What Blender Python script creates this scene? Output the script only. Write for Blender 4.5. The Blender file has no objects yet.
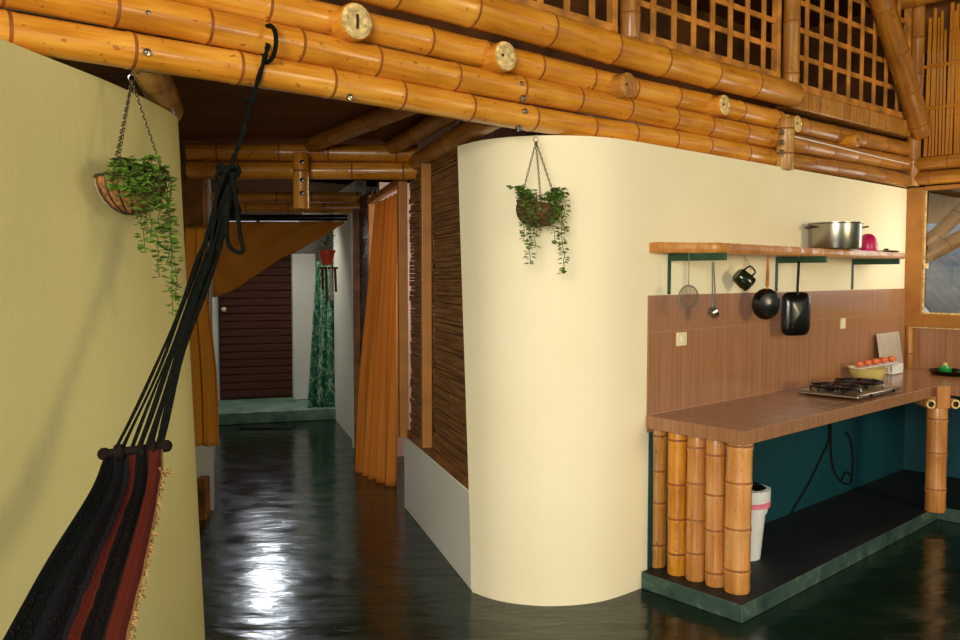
import bpy, math, random
from mathutils import Vector as V, Matrix, Quaternion
random.seed(7)
sc = bpy.context.scene
COL = sc.collection
PI = math.pi

# ------------------------------------------------------------------ camera
F = 830.0; CAMH = 1.6; TH = math.radians(3.1)
cd = bpy.data.cameras.new('camera'); cam = bpy.data.objects.new('camera', cd); COL.objects.link(cam)
cd.sensor_width = 36; cd.lens = F / 960 * 36; cd.clip_start = 0.05; cd.clip_end = 200
cam.location = (0, 0, CAMH); cam.rotation_euler = (math.radians(90) - TH, 0, 0)
sc.camera = cam
# ------------------------------------------------------------------ world, lights, exposure
sc.view_settings.view_transform = 'Standard'; sc.view_settings.look = 'None'
sc.view_settings.gamma = 1; sc.view_settings.exposure = 0.0; sc.view_settings.use_curve_mapping = False
sc.cycles.use_denoising = True
sc.cycles.max_bounces = 8; sc.cycles.diffuse_bounces = 5; sc.cycles.sample_clamp_indirect = 6
w = bpy.data.worlds.new('sky'); sc.world = w; w.use_nodes = True
bg = w.node_tree.nodes['Background']; bg.inputs[0].default_value = (0.86, 0.93, 1.0, 1); bg.inputs[1].default_value = 0.55
def area(name, loc, target, sx, sy, power, color, spread=0):
    l = bpy.data.lights.new(name, 'AREA'); l.shape = 'RECTANGLE'; l.size = sx; l.size_y = sy; l.energy = power; l.color = color
    if spread: l.spread = math.radians(spread)
    o = bpy.data.objects.new(name, l); COL.objects.link(o); o.location = loc
    d = V(target) - V(loc); o.rotation_euler = d.to_track_quat('-Z', 'Y').to_euler(); return o
area('veranda_daylight', (-0.9, -2.6, 2.2), (0.8, 4.0, 1.3), 2.0, 1.6, 335, (1.0, 0.95, 0.86))
area('garden_daylight', (4.9, 0.2, 2.0), (2.0, 5.0, 1.9), 1.3, 1.3, 52, (1.0, 0.85, 0.52), 125)
area('window_daylight', (3.66, 5.75, 1.85), (2.4, 6.0, 1.5), 0.5, 0.7, 6, (1.0, 0.94, 0.82))
area('floor_highlight_lamp', (-2.52, 9.68, 2.13), (-1.6, 5.6, 0.2), 0.26, 0.18, 1.5, (0.86, 0.93, 1.0), 60)  # added lamp, hidden behind the swag, aimed to make the hall floor highlight
area('side_room_daylight', (0.15, 6.3, 1.9), (-1.6, 6.9, 0.9), 0.6, 0.9, 14, (1.0, 0.93, 0.82))
area('far_hall_fill', (-2.05, 8.7, 2.40), (-2.1, 9.2, 0.0), 0.4, 0.3, 7, (1.0, 0.95, 0.86), 120)  # added fill lamp hidden behind the cross poles, brightens the far column

# ------------------------------------------------------------------ frames of the place
def ray(px, py):
    x = (px - 480) / F; y = (320 - py) / F
    return V((x, math.cos(TH) + y * math.sin(TH), -math.sin(TH) + y * math.cos(TH)))
def atz(px, py, z):
    d = ray(px, py); t = (z - CAMH) / d.z; return V((d.x * t, d.y * t, z))
def atY(px, py, Y):
    d = ray(px, py); t = Y / d.y; return V((d.x * t, Y, CAMH + d.z * t))
def atpl(px, py, P, D):
    n = V((-D[1], D[0])); d = ray(px, py)
    t = (n.x * P[0] + n.y * P[1]) / (n.x * d.x + n.y * d.y)
    return V((d.x * t, d.y * t, CAMH + d.z * t))
def unit(deg): a = math.radians(deg); return V((math.sin(a), math.cos(a), 0))
UD = unit(47.8); ND = V((UD.y, -UD.x, 0))              # along the kitchen wall; out of it
K0 = V((0.845, 4.185, 0)); KL = 3.32
CN = K0 + UD * KL                                       # kitchen corner
RD = ND.copy()                                          # right wall runs this way, its normal is -UD
BD = unit(50); BN = V((BD.y, -BD.x, 0))                 # main pole stack
HP = V((-0.04, 4.116, 0)); HD = unit(-17.5); HL = V((-HD.y, HD.x, 0))   # hall: origin, along, to its left
UPZ = V((0, 0, 1))
def K(u, w, z): return K0 + UD * u + ND * w + UPZ * z
def H(s, w, z): return HP + HD * s + HL * w + UPZ * z
def B(t, w, z): return CN + BD * t + BN * w + UPZ * z
def Rw(s, w, z): return CN + RD * s - UD * w + UPZ * z
def onK(px, py, w=0.0): return atpl(px, py, K(0, w, 0), UD)
def onB(px, py, w=0.0): return atpl(px, py, B(0, w, 0), BD)
def tB(px, w=0.0): return (onB(px, 275, w) - B(0, w, 0)).xy.dot(BD.xy)
def uK(px, w=0.0): return (onK(px, 275, w) - K(0, w, 0)).xy.dot(UD.xy)

# ------------------------------------------------------------------ materials
def s2l(c): return tuple(((x / 255) / 12.92 if x <= 10 else (((x / 255) + 0.055) / 1.055) ** 2.4) for x in c) + (1,)
class NT:
    def __init__(s, name):
        s.m = bpy.data.materials.new(name); s.m.use_nodes = True; s.t = s.m.node_tree; s.n = s.t.nodes; s.b = s.n['Principled BSDF']
    def add(s, t, **k):
        n = s.n.new(t)
        for a, v in k.items(): setattr(n, a, v)
        return n
    def link(s, a, b): s.t.links.new(a, b)
    def coord(s, kind='Object', scale=(1, 1, 1)):
        c = s.add('ShaderNodeTexCoord'); m = s.add('ShaderNodeMapping'); m.inputs['Scale'].default_value = scale
        s.link(c.outputs[kind], m.inputs[0]); return m.outputs[0]
    def noise(s, vec, scale, detail=3, rough=.5):
        n = s.add('ShaderNodeTexNoise'); n.inputs['Scale'].default_value = scale; n.inputs['Detail'].default_value = detail
        n.inputs['Roughness'].default_value = rough; s.link(vec, n.inputs['Vector']); return n.outputs[0]
    def ramp(s, fac, stops):
        r = s.add('ShaderNodeValToRGB'); e = r.color_ramp.elements
        while len(e) < len(stops): e.new(.5)
        for el, (p, c) in zip(e, stops): el.position = p; el.color = s2l(c) if max(c) > 1 else tuple(c) + (1,)
        s.link(fac, r.inputs[0]); return r.outputs[0]
    def mix(s, fac, a, b, mode='MIX'):
        m = s.add('ShaderNodeMix', data_type='RGBA', blend_type=mode)
        for i, x in ((0, fac), (6, a), (7, b)):
            if hasattr(x, 'links'): s.link(x, m.inputs[i])
            else: m.inputs[i].default_value = x
        return m.outputs[2]
    def math(s, op, a, b=0.0):
        m = s.add('ShaderNodeMath', operation=op)
        for i, x in ((0, a), (1, b)):
            if hasattr(x, 'links'): s.link(x, m.inputs[i])
            else: m.inputs[i].default_value = x
        return m.outputs[0]
    def bump(s, h, st=.3, dist=.01):
        b = s.add('ShaderNodeBump'); b.inputs['Strength'].default_value = st; b.inputs['Distance'].default_value = dist
        s.link(h, b.inputs['Height']); s.link(b.outputs[0], s.b.inputs['Normal'])
    def set(s, color=None, rough=.5, metal=0, **k):
        if color is not None:
            if hasattr(color, 'links'): s.link(color, s.b.inputs['Base Color'])
            else: s.b.inputs['Base Color'].default_value = s2l(color)
        s.b.inputs['Roughness'].default_value = rough; s.b.inputs['Metallic'].default_value = metal
        for a, v in k.items(): s.b.inputs[a.replace('_', ' ')].default_value = v
        return s.m
def plain(name, c, rough=.5, metal=0, var=.12, scale=12, bump=0):
    n = NT(name); v = n.coord(); q = n.noise(v, scale)
    lo = tuple(max(2, x * (1 - var)) for x in c); hi = tuple(min(255, x * (1 + var) + 1) for x in c)
    col = n.ramp(q, [(.3, lo), (.7, hi)])
    if bump: n.bump(q, bump, .004)
    return n.set(col, rough, metal)
def bamboo_mat(name, dark, mid, light, rough=.32, spots=.5):
    n = NT(name); uv = n.coord('UV', (1, 1, 1))
    st = n.coord('UV', (14, 1.2, 1)); q = n.noise(st, 2.0, 4, .6)
    big = n.noise(uv, 3.1, 2); oi = n.add('ShaderNodeObjectInfo')
    f = n.math('ADD', n.math('MULTIPLY', q, .6), n.math('MULTIPLY', big, .4))
    f = n.math('ADD', f, n.math('MULTIPLY', n.math('SUBTRACT', oi.outputs['Random'], .5), .10))
    c = n.ramp(f, [(.34, dark), (.5, mid), (.66, light)])
    sp = n.noise(n.coord('UV', (3, 3, 1)), 9.0, 2); spm = n.ramp(sp, [(.66, (0, 0, 0)), (.70, (1, 1, 1))])
    spm2 = n.math('MULTIPLY', spm, spots)
    c = n.mix(spm2, c, s2l((88, 44, 14)))
    n.bump(q, .15, .003)
    m = n.set(c, rough); n.b.inputs['Coat Weight'].default_value = .35; n.b.inputs['Coat Roughness'].default_value = .22
    return m
def wall_mat(name, c1, c2, rough=.75):
    n = NT(name); v = n.coord(); q = n.noise(v, 1.3, 4); f = n.noise(v, 30, 3)
    n.bump(n.math('ADD', n.math('MULTIPLY', f, .3), q), .25, .01)
    return n.set(n.ramp(q, [(.3, c1), (.7, c2)]), rough)
M = {}
M['bamboo'] = bamboo_mat('amber_bamboo', (172, 104, 22), (208, 136, 36), (230, 164, 62))
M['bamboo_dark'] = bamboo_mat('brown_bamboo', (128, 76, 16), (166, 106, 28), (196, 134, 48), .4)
M['bamboo_tan'] = bamboo_mat('tan_bamboo', (176, 110, 46), (202, 136, 66), (220, 164, 98), .4, .35)
M['bamboo_mottled'] = bamboo_mat('mottled_bamboo', (128, 80, 20), (176, 118, 40), (206, 154, 74), .5, .95)
M['node'] = plain('bamboo_node', (142, 76, 18), .6)
M['node_tan'] = plain('bamboo_node_tan', (150, 92, 40), .6)
M['cut'] = plain('cut_bamboo', (214, 178, 116), .6, var=.25, scale=40)
M['cut_dark'] = plain('bamboo_hollow', (60, 34, 14), .8)
M['cream'] = wall_mat('cream_plaster', (240, 228, 188), (247, 236, 200))
M['olive'] = wall_mat('yellow_cream_plaster', (232, 220, 146), (240, 228, 156))
M['white'] = wall_mat('white_plaster', (216, 214, 200), (230, 228, 216))
M['pinkish'] = wall_mat('pinkish_plaster', (214, 180, 168), (228, 196, 184))
M['teal'] = wall_mat('teal_painted_plaster', (0, 54, 62), (2, 72, 80), .55)
M['loft'] = plain('loft_boards', (104, 62, 24), .8, var=.4, scale=3)
M['steel'] = plain('brushed_steel', (160, 155, 140), .28, 1, .06)
M['iron'] = plain('black_iron', (13, 12, 10), .22, 0)
M['green_metal'] = plain('dark_green_painted_metal', (28, 66, 42), .5)
M['whitep'] = plain('white_plastic', (226, 226, 220), .4, var=.03)
M['ivory'] = plain('ivory_plastic', (232, 220, 170), .4, var=.03)
M['pink'] = plain('magenta_plastic', (196, 20, 92), .35, var=.05)
M['pinkband'] = plain('pink_band', (220, 120, 140), .5)
M['red'] = plain('red_orange_plastic', (214, 66, 24), .45, var=.05)
M['maroon'] = plain('maroon_wood', (84, 26, 18), .5)
M['black'] = plain('black_cord', (26, 20, 16), .75, var=.3, scale=60, bump=.5)
M['rope'] = plain('dark_green_cord', (16, 18, 14), .8, var=.3, scale=60, bump=.5)
M['mesh'] = plain('wire_mesh', (150, 130, 100), .5, .6)
for k_ in ('rope', 'black'):
    b_ = M[k_].node_tree.nodes['Principled BSDF']; b_.inputs['Specular IOR Level'].default_value = .1; b_.inputs['Roughness'].default_value = 1
M['leaf'] = plain('ivy_leaf', (96, 128, 44), .5, var=.35, scale=25)
M['stem'] = plain('ivy_stem', (66, 74, 30), .7)
M['soil'] = plain('potting_soil', (46, 32, 20), .95, var=.4, scale=60, bump=1)
M['coir'] = plain('coir_liner', (128, 84, 40), .9, var=.35, scale=50, bump=1)
M['coir_dark'] = plain('woven_vine_basket', (78, 56, 24), .9, var=.45, scale=50, bump=1)
M['chain'] = plain('chain_metal', (88, 80, 58), .45, .8)
M['wood'] = plain('orange_wood', (184, 120, 44), .5, var=.22, scale=9)
M['wood_frame'] = plain('brown_orange_wood', (164, 106, 36), .5, var=.10, scale=5)
M['wood_dark'] = plain('brown_wood', (122, 78, 28), .55, var=.3, scale=8)
M['yellowbowl'] = plain('cream_yellow_enamel', (214, 196, 120), .3, var=.04)
M['orange'] = plain('orange_red_skin', (222, 108, 56), .35, var=.08)
M['greenball'] = plain('green_plastic', (24, 140, 50), .3, var=.05)
M['board'] = plain('pale_board', (186, 172, 152), .5, var=.05)
M['ground'] = plain('garden_ground', (96, 104, 60), .95, var=.3, scale=2)
M['hedge'] = plain('garden_leaves', (70, 100, 44), .7, var=.5, scale=3)
M['cream_thread'] = plain('cream_thread', (150, 116, 66), .9, var=.25, scale=60)
def m_floor():
    n = NT('polished_green_floor'); v = n.coord(); q = n.noise(v, 1.6, 5, .6)
    c = n.ramp(q, [(.3, (12, 26, 16)), (.55, (22, 42, 27)), (.75, (36, 50, 32))])
    v2 = n.coord('Object', (1.3, 3.2, 1)); r = n.noise(v2, 2.2, 3, .5)
    n.bump(r, .20, .04)
    rr = n.ramp(n.noise(v, 5, 4), [(.3, (.12, .12, .12)), (.7, (.26, .26, .26))]); m = n.set(c, .25); n.link(rr, n.b.inputs['Roughness'])
    return m
M['floor'] = m_floor()
def m_platform():
    n = NT('worn_green_concrete'); v = n.coord(); q = n.noise(v, 7, 6, .65)
    c = n.ramp(q, [(.3, (30, 52, 46)), (.55, (58, 84, 72)), (.72, (118, 126, 104))])
    n.bump(q, .3, .01); return n.set(c, .6)
M['platform'] = m_platform()
M['platform_top'] = plain('dark_green_concrete', (7, 14, 11), .6, var=.3, scale=4)
def m_step():
    n = NT('worn_green_step'); v = n.coord(); q = n.noise(v, 6, 6, .65)
    return n.set(n.ramp(q, [(.3, (70, 100, 84)), (.6, (120, 150, 128)), (.75, (150, 150, 110))]), .6)
M['step'] = m_step()
def m_tile():
    n = NT('ribbed_brown_tile')
    st = n.noise(n.coord('UV', (75, 1.5, 1)), 1.0, 3, .6)
    c = n.ramp(st, [(.3, (146, 100, 68)), (.5, (160, 113, 78)), (.7, (170, 124, 88))])
    br = n.add('ShaderNodeTexBrick'); br.offset = 0; br.inputs['Scale'].default_value = 1
    br.inputs['Brick Width'].default_value = .40; br.inputs['Row Height'].default_value = .42
    br.inputs['Mortar Size'].default_value = .0035; br.inputs['Mortar Smooth'].default_value = .3
    br.inputs['Color1'].default_value = (0, 0, 0, 1); br.inputs['Color2'].default_value = (0, 0, 0, 1); br.inputs['Mortar'].default_value = (1, 1, 1, 1)
    mpv = n.coord('UV'); mpv.node.inputs['Location'].default_value = (.1, .37, 0); n.link(mpv, br.inputs['Vector'])
    c = n.mix(n.math('MULTIPLY', br.outputs['Color'], .55), c, s2l((178, 140, 106)))
    n.bump(st, .15, .002); return n.set(c, .20)
M['tile'] = m_tile()
def m_boards(name, cols, sc_, rough=.6, axis='y'):
    n = NT(name); v = n.coord('UV'); br = n.add('ShaderNodeTexBrick'); br.inputs['Scale'].default_value = 1
    br.inputs['Brick Width'].default_value = 3; br.inputs['Row Height'].default_value = sc_; br.inputs['Mortar Size'].default_value = .004
    br.inputs['Color1'].default_value = s2l(cols[0]); br.inputs['Color2'].default_value = s2l(cols[1]); br.inputs['Mortar'].default_value = s2l(cols[2])
    n.link(v, br.inputs['Vector']); g = n.noise(n.coord('UV', (2, 30, 1)), 1.5, 4)
    c = n.mix(.35, br.outputs['Color'], n.ramp(g, [(.3, cols[2]), (.7, cols[0])])); n.bump(g, .3, .004)
    return n.set(c, rough, 0, Specular_IOR_Level=.15)
M['ceil'] = m_boards('dark_ceiling_boards', ((128, 80, 36), (110, 68, 30), (60, 36, 16)), .14)
M['door'] = m_boards('dark_brown_slats', ((92, 54, 40), (74, 42, 32), (34, 20, 15)), .09, .45)
def m_slat():
    n = NT('split_bamboo_slat'); q = n.noise(n.coord('Object', (1, 1, 26)), 2.4, 5, .65)
    c = n.ramp(q, [(.3, (70, 42, 16)), (.5, (116, 76, 32)), (.7, (158, 112, 54))]); n.bump(q, .4, .004)
    return n.set(c, .6)
M['slat'] = m_slat()
M['slat_dark'] = plain('dark_split_bamboo', (70, 40, 28), .5, var=.4, scale=14)
def m_cloth(name, a, b, sub=0.25):
    n = NT(name); q = n.noise(n.coord('UV', (3, 1, 1)), 2, 3); wv = n.noise(n.coord('UV', (200, 200, 1)), 1, 1)
    n.bump(wv, .2, .002); m = n.set(n.ramp(q, [(.3, a), (.7, b)]), .85)
    tr = n.add('ShaderNodeBsdfTranslucent'); tr.inputs[0].default_value = s2l(b); mx = n.add('ShaderNodeMixShader'); mx.inputs[0].default_value = sub
    out = n.n['Material Output']; n.link(n.b.outputs[0], mx.inputs[1]); n.link(tr.outputs[0], mx.inputs[2]); n.link(mx.outputs[0], out.inputs[0])
    return m
M['orange_cloth'] = m_cloth('orange_cotton', (208, 124, 34), (224, 144, 48))
M['ochre_cloth'] = m_cloth('ochre_cotton', (206, 136, 34), (216, 146, 42), .25)
def m_greencloth():
    n = NT('green_fern_print'); v = n.coord('UV', (1, 1, 1)); d = n.noise(v, 9, 3)
    vo = n.add('ShaderNodeTexVoronoi', feature='DISTANCE_TO_EDGE'); vo.inputs['Scale'].default_value = 9
    mixv = n.mix(.35, v, d); n.link(mixv, vo.inputs['Vector'])
    c = n.ramp(vo.outputs['Distance'], [(.03, (150, 186, 150)), (.08, (40, 108, 84)), (.5, (18, 84, 66))])
    return n.set(c, .85)
M['green_cloth'] = m_greencloth()
def m_hammock():
    n = NT('striped_hammock_cloth'); uv = n.coord('UV'); sep = n.add('ShaderNodeSeparateXYZ'); n.link(uv, sep.inputs[0])
    wob = n.math('MULTIPLY', n.math('SUBTRACT', n.noise(uv, 7, 3), .5), .06)
    x = n.math('ADD', sep.outputs[0], wob)
    r = n.add('ShaderNodeValToRGB'); r.color_ramp.interpolation = 'CONSTANT'; e = r.color_ramp.elements
    st = [(0, (12, 14, 12)), (.12, (20, 22, 26)), (.2, (16, 15, 14)), (.33, (26, 24, 28)), (.385, (74, 26, 16)), (.52, (18, 14, 12)), (.62, (14, 13, 11)), (.70, (42, 24, 22)), (.76, (80, 30, 20)), (.9, (66, 26, 20)), (.97, (120, 90, 54))]
    while len(e) < len(st): e.new(.5)
    for el, (p, c) in zip(e, st): el.position = p; el.color = s2l(c)
    n.link(x, r.inputs[0]); fl = n.noise(n.coord('UV', (60, 60, 1)), 1, 2)
    c = n.mix(n.math('MULTIPLY', n.ramp(fl, [(.60, (0, 0, 0)), (.68, (1, 1, 1))]), .22), r.outputs[0], s2l((70, 62, 60)))
    n.bump(fl, .8, .006); return n.set(c, 1.0, 0, Specular_IOR_Level=.08)
M['hammock'] = m_hammock()
def m_roof():
    n = NT('corrugated_blue_grey_roof'); v = n.coord('UV', (1, 1, 1)); wv = n.add('ShaderNodeTexWave'); wv.inputs['Scale'].default_value = 3; n.link(v, wv.inputs[0])
    q = n.noise(v, 3, 3); n.bump(wv.outputs['Fac'], .3, .02); return n.set(n.ramp(q, [(.3, (150, 166, 176)), (.7, (178, 192, 200))]), .5)
M['roof'] = m_roof()
n = NT('window_glass'); gm = n.add('ShaderNodeBsdfGlossy'); gm.inputs['Roughness'].default_value = .02; tp = n.add('ShaderNodeBsdfTransparent'); mx = n.add('ShaderNodeMixShader'); mx.inputs[0].default_value = .07
n.link(tp.outputs[0], mx.inputs[1]); n.link(gm.outputs[0], mx.inputs[2]); n.link(mx.outputs[0], n.n['Material Output'].inputs[0]); M['glass'] = n.m

# ------------------------------------------------------------------ mesh tools
class MB:
    def __init__(s): s.v = []; s.f = []; s.mi = []; s.uv = []
    def face(s, idx, mi=0, uv=None):
        s.f.append(tuple(idx)); s.mi.append(mi); s.uv.append(uv or [(0, 0)] * len(idx))
    def frame_box(s, o, ax, ay, az, mi=0):
        """box from corner o along three edge vectors"""
        b = len(s.v); L = [ax.length, ay.length, az.length]
        for k in range(8):
            s.v.append(o + ax * (k & 1) + ay * ((k >> 1) & 1) + az * ((k >> 2) & 1))
        for q, (i, j) in (((0, 2, 3, 1), (0, 1)), ((4, 5, 7, 6), (0, 1)), ((0, 1, 5, 4), (0, 2)), ((2, 6, 7, 3), (0, 2)), ((0, 4, 6, 2), (1, 2)), ((1, 3, 7, 5), (1, 2))):
            uv = [(((k >> i) & 1) * L[i], ((k >> j) & 1) * L[j]) for k in q]
            s.face([b + k for k in q], mi, uv)
        return s
    def box(s, c, hx, hy, hz, dx=V((1, 0, 0)), dy=V((0, 1, 0)), dz=UPZ, mi=0):
        return s.frame_box(V(c) - dx * hx - dy * hy - dz * hz, dx * 2 * hx, dy * 2 * hy, dz * 2 * hz, mi)
    def bar(s, p0, p1, wd, th, side, mi=0):
        """rectangular bar p0->p1, width wd along side, thickness th across"""
        a = (p1 - p0); side = side.normalized(); n = a.cross(side).normalized()
        return s.frame_box(p0 - side * wd / 2 - n * th / 2, a, side * wd, n * th, mi)
    def tube(s, pts, rad, n=10, caps=True, mi=0, mis=None, flat=None):
        pts = [V(p) for p in pts]; m = len(pts)
        if not hasattr(rad, '__len__'): rad = [rad] * m
        t0 = (pts[1] - pts[0]).normalized(); up = UPZ if abs(t0.z) < .9 else V((1, 0, 0))
        nx = t0.cross(up).normalized(); b = len(s.v); L = 0; Ls = []
        prev = t0
        for i, p in enumerate(pts):
            if i: L += (p - pts[i - 1]).length
            Ls.append(L)
            t = (pts[min(i + 1, m - 1)] - pts[max(i - 1, 0)])
            t = t.normalized() if t.length > 1e-9 else prev
            q = prev.rotation_difference(t); nx = q @ nx; nx = (nx - t * nx.dot(t)).normalized(); prev = t
            ny = t.cross(nx)
            for k in range(n):
                a = 2 * PI * k / n
                s.v.append(p + nx * math.cos(a) * rad[i] + ny * math.sin(a) * rad[i] * (flat or 1))
        for i in range(m - 1):
            for k in range(n):
                k2 = (k + 1) % n; q = (b + i * n + k, b + i * n + k2, b + (i + 1) * n + k2, b + (i + 1) * n + k)
                u0, u1 = k / n, (k + 1) / n
                s.face(q, mis[i] if mis else mi, [(u0, Ls[i]), (u1, Ls[i]), (u1, Ls[i + 1]), (u0, Ls[i + 1])])
        if caps:
            s.face([b + k for k in range(n)][::-1], mis[0] if mis else mi); s.face([b + (m - 1) * n + k for k in range(n)], mis[-1] if mis else mi)
        return s
    def lathe(s, prof, c, axis=UPZ, n=24, mi=0, mis=None, sx=1.0, sy=1.0, xdir=None, arc=1.0):
        """prof: list of (r, h)"""
        axis = axis.normalized(); x = xdir or (V((1, 0, 0)) if abs(axis.x) < .9 else V((0, 1, 0)))
        x = (x - axis * x.dot(axis)).normalized(); y = axis.cross(x); b = len(s.v); c = V(c)
        for (r, h) in prof:
            for k in range(n):
                a = 2 * PI * arc * k / n; s.v.append(c + axis * h + x * math.cos(a) * r * sx + y * math.sin(a) * r * sy)
        for i in range(len(prof) - 1):
            for k in range(n):
                k2 = (k + 1) % n; s.face((b + i * n + k, b + i * n + k2, b + (i + 1) * n + k2, b + (i + 1) * n + k), mis[i] if mis else mi,
                                         [(k / n, prof[i][1]), ((k + 1) / n, prof[i][1]), ((k + 1) / n, prof[i + 1][1]), (k / n, prof[i + 1][1])])
        if prof[0][0] > 1e-4: s.face([b + k for k in range(n)][::-1], mis[0] if mis else mi)
        if prof[-1][0] > 1e-4: s.face([b + (len(prof) - 1) * n + k for k in range(n)], mis[-1] if mis else mi)
        return s
    def sphere(s, c, r, n=12, mi=0, sz=1.0, axis=UPZ):
        m = max(4, n // 2)
        return s.lathe([(max(1e-5, r * math.sin(PI * i / m)), -r * sz * math.cos(PI * i / m)) for i in range(m + 1)], c, axis, n, mi)
    def torus(s, c, R, r, axis=UPZ, n=16, k=6, mi=0, sy=1.0, xdir=None):
        axis = axis.normalized(); x = xdir or (V((1, 0, 0)) if abs(axis.x) < .9 else V((0, 1, 0)))
        x = (x - axis * x.dot(axis)).normalized(); y = axis.cross(x); b = len(s.v); c = V(c)
        for i in range(n):
            a = 2 * PI * i / n; d = x * math.cos(a) + y * math.sin(a) * sy
            for j in range(k):
                q = 2 * PI * j / k; s.v.append(c + d * R + d.normalized() * math.cos(q) * r + axis * math.sin(q) * r)
        for i in range(n):
            for j in range(k):
                i2 = (i + 1) % n; j2 = (j + 1) % k; s.face((b + i * k + j, b + i2 * k + j, b + i2 * k + j2, b + i * k + j2), mi)
        return s
    def grid(s, P, mi=0, uvs=(1, 1)):
        """P[row][col] points"""
        b = len(s.v); R = len(P); C_ = len(P[0])
        for row in P: s.v.extend(V(p) for p in row)
        for i in range(R - 1):
            for j in range(C_ - 1):
                uv = [(jj / (C_ - 1) * uvs[0], ii / (R - 1) * uvs[1]) for ii, jj in ((i, j), (i, j + 1), (i + 1, j + 1), (i + 1, j))]
                s.face((b + i * C_ + j, b + i * C_ + j + 1, b + (i + 1) * C_ + j + 1, b + (i + 1) * C_ + j), mi, uv)
        return s
    def prism(s, poly, z0, z1, mi=0, top=None):
        """poly: xy points; side UVs in metres"""
        n = len(poly); b = len(s.v)
        for z in (z0, z1):
            for p in poly: s.v.append(V((p[0], p[1], z)))
        L = 0
        for k in range(n):
            k2 = (k + 1) % n; d = (V(poly[k2][:2]) - V(poly[k][:2])).length
            s.face((b + k, b + k2, b + n + k2, b + n + k), mi, [(L, z0), (L + d, z0), (L + d, z1), (L, z1)]); L += d
        s.face([b + k for k in range(n)][::-1], mi, [(p[0], p[1]) for p in poly][::-1]); s.face([b + n + k for k in range(n)], top if top is not None else mi, [(p[0], p[1]) for p in poly])
        return s
    def build(s, name, mats, parent=None, origin=None, smooth=True, bevel=0, angle=40, solid=0, recalc=True):
        if not isinstance(mats, (list, tuple)): mats = [mats]
        if parent is not None:
            q = parent; org = V((0, 0, 0))
            while q is not None: org += V(q.location); q = q.parent
        else:
            if origin is None:
                xs = [p.x for p in s.v]; ys = [p.y for p in s.v]; zs = [p.z for p in s.v]
                org = V(((min(xs) + max(xs)) / 2, (min(ys) + max(ys)) / 2, min(zs)))
            else: org = V(origin)
        me = bpy.data.meshes.new(name); me.from_pydata([tuple(p - org) for p in s.v], [], s.f)
        for m in mats: me.materials.append(M[m] if isinstance(m, str) else m)
        me.polygons.foreach_set('material_index', s.mi)
        uvl = me.uv_layers.new(name='UVMap'); flat = []
        for u in s.uv:
            for a in u: flat.extend(a)
        uvl.data.foreach_set('uv', flat)
        if smooth:
            me.polygons.foreach_set('use_smooth', [True] * len(s.f))
        me.update()
        if recalc:
            import bmesh
            bm = bmesh.new(); bm.from_mesh(me); bmesh.ops.recalc_face_normals(bm, faces=bm.faces); bm.to_mesh(me); bm.free()
        if smooth: me.set_sharp_from_angle(angle=math.radians(angle))
        o = bpy.data.objects.new(name, me); COL.objects.link(o)
        if parent is not None: o.parent = parent
        else: o.location = org
        if bevel:
            md = o.modifiers.new('bevel', 'BEVEL'); md.width = bevel; md.segments = 2; md.limit_method = 'ANGLE'; md.angle_limit = math.radians(40)
        if solid:
            md = o.modifiers.new('solid', 'SOLIDIFY'); md.thickness = solid; md.offset = 0
        return o
def tag(o, label, cat=None, group=None, kind=None):
    if label: o['label'] = label
    if cat: o['category'] = cat
    if group: o['group'] = group
    if kind: o['kind'] = kind
    return o
def thing(name, loc, label, cat, group=None):
    o = bpy.data.objects.new(name, None); o.empty_display_size = .1; COL.objects.link(o); o.location = V(loc); return tag(o, label, cat, group)
def struct(o, label=None):
    o['kind'] = 'structure'
    if label: o['label'] = label
    return o
def chaikin(p, it=2):
    p = [V(x) for x in p]
    for _ in range(it):
        q = [p[0]]
        for a, b in zip(p, p[1:]): q += [a.lerp(b, .25), a.lerp(b, .75)]
        q.append(p[-1]); p = q
    return p
def spline(p, n=8):
    p = [V(x) for x in p]; out = []
    for i in range(len(p) - 1):
        a, b, c, d = p[max(i - 1, 0)], p[i], p[i + 1], p[min(i + 2, len(p) - 1)]
        for k in range(n):
            t = k / n; out.append(.5 * ((2 * b) + (c - a) * t + (2 * a - 5 * b + 4 * c - d) * t * t + (3 * b - a - 3 * c + d) * t ** 3))
    out.append(p[-1]); return out

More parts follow.
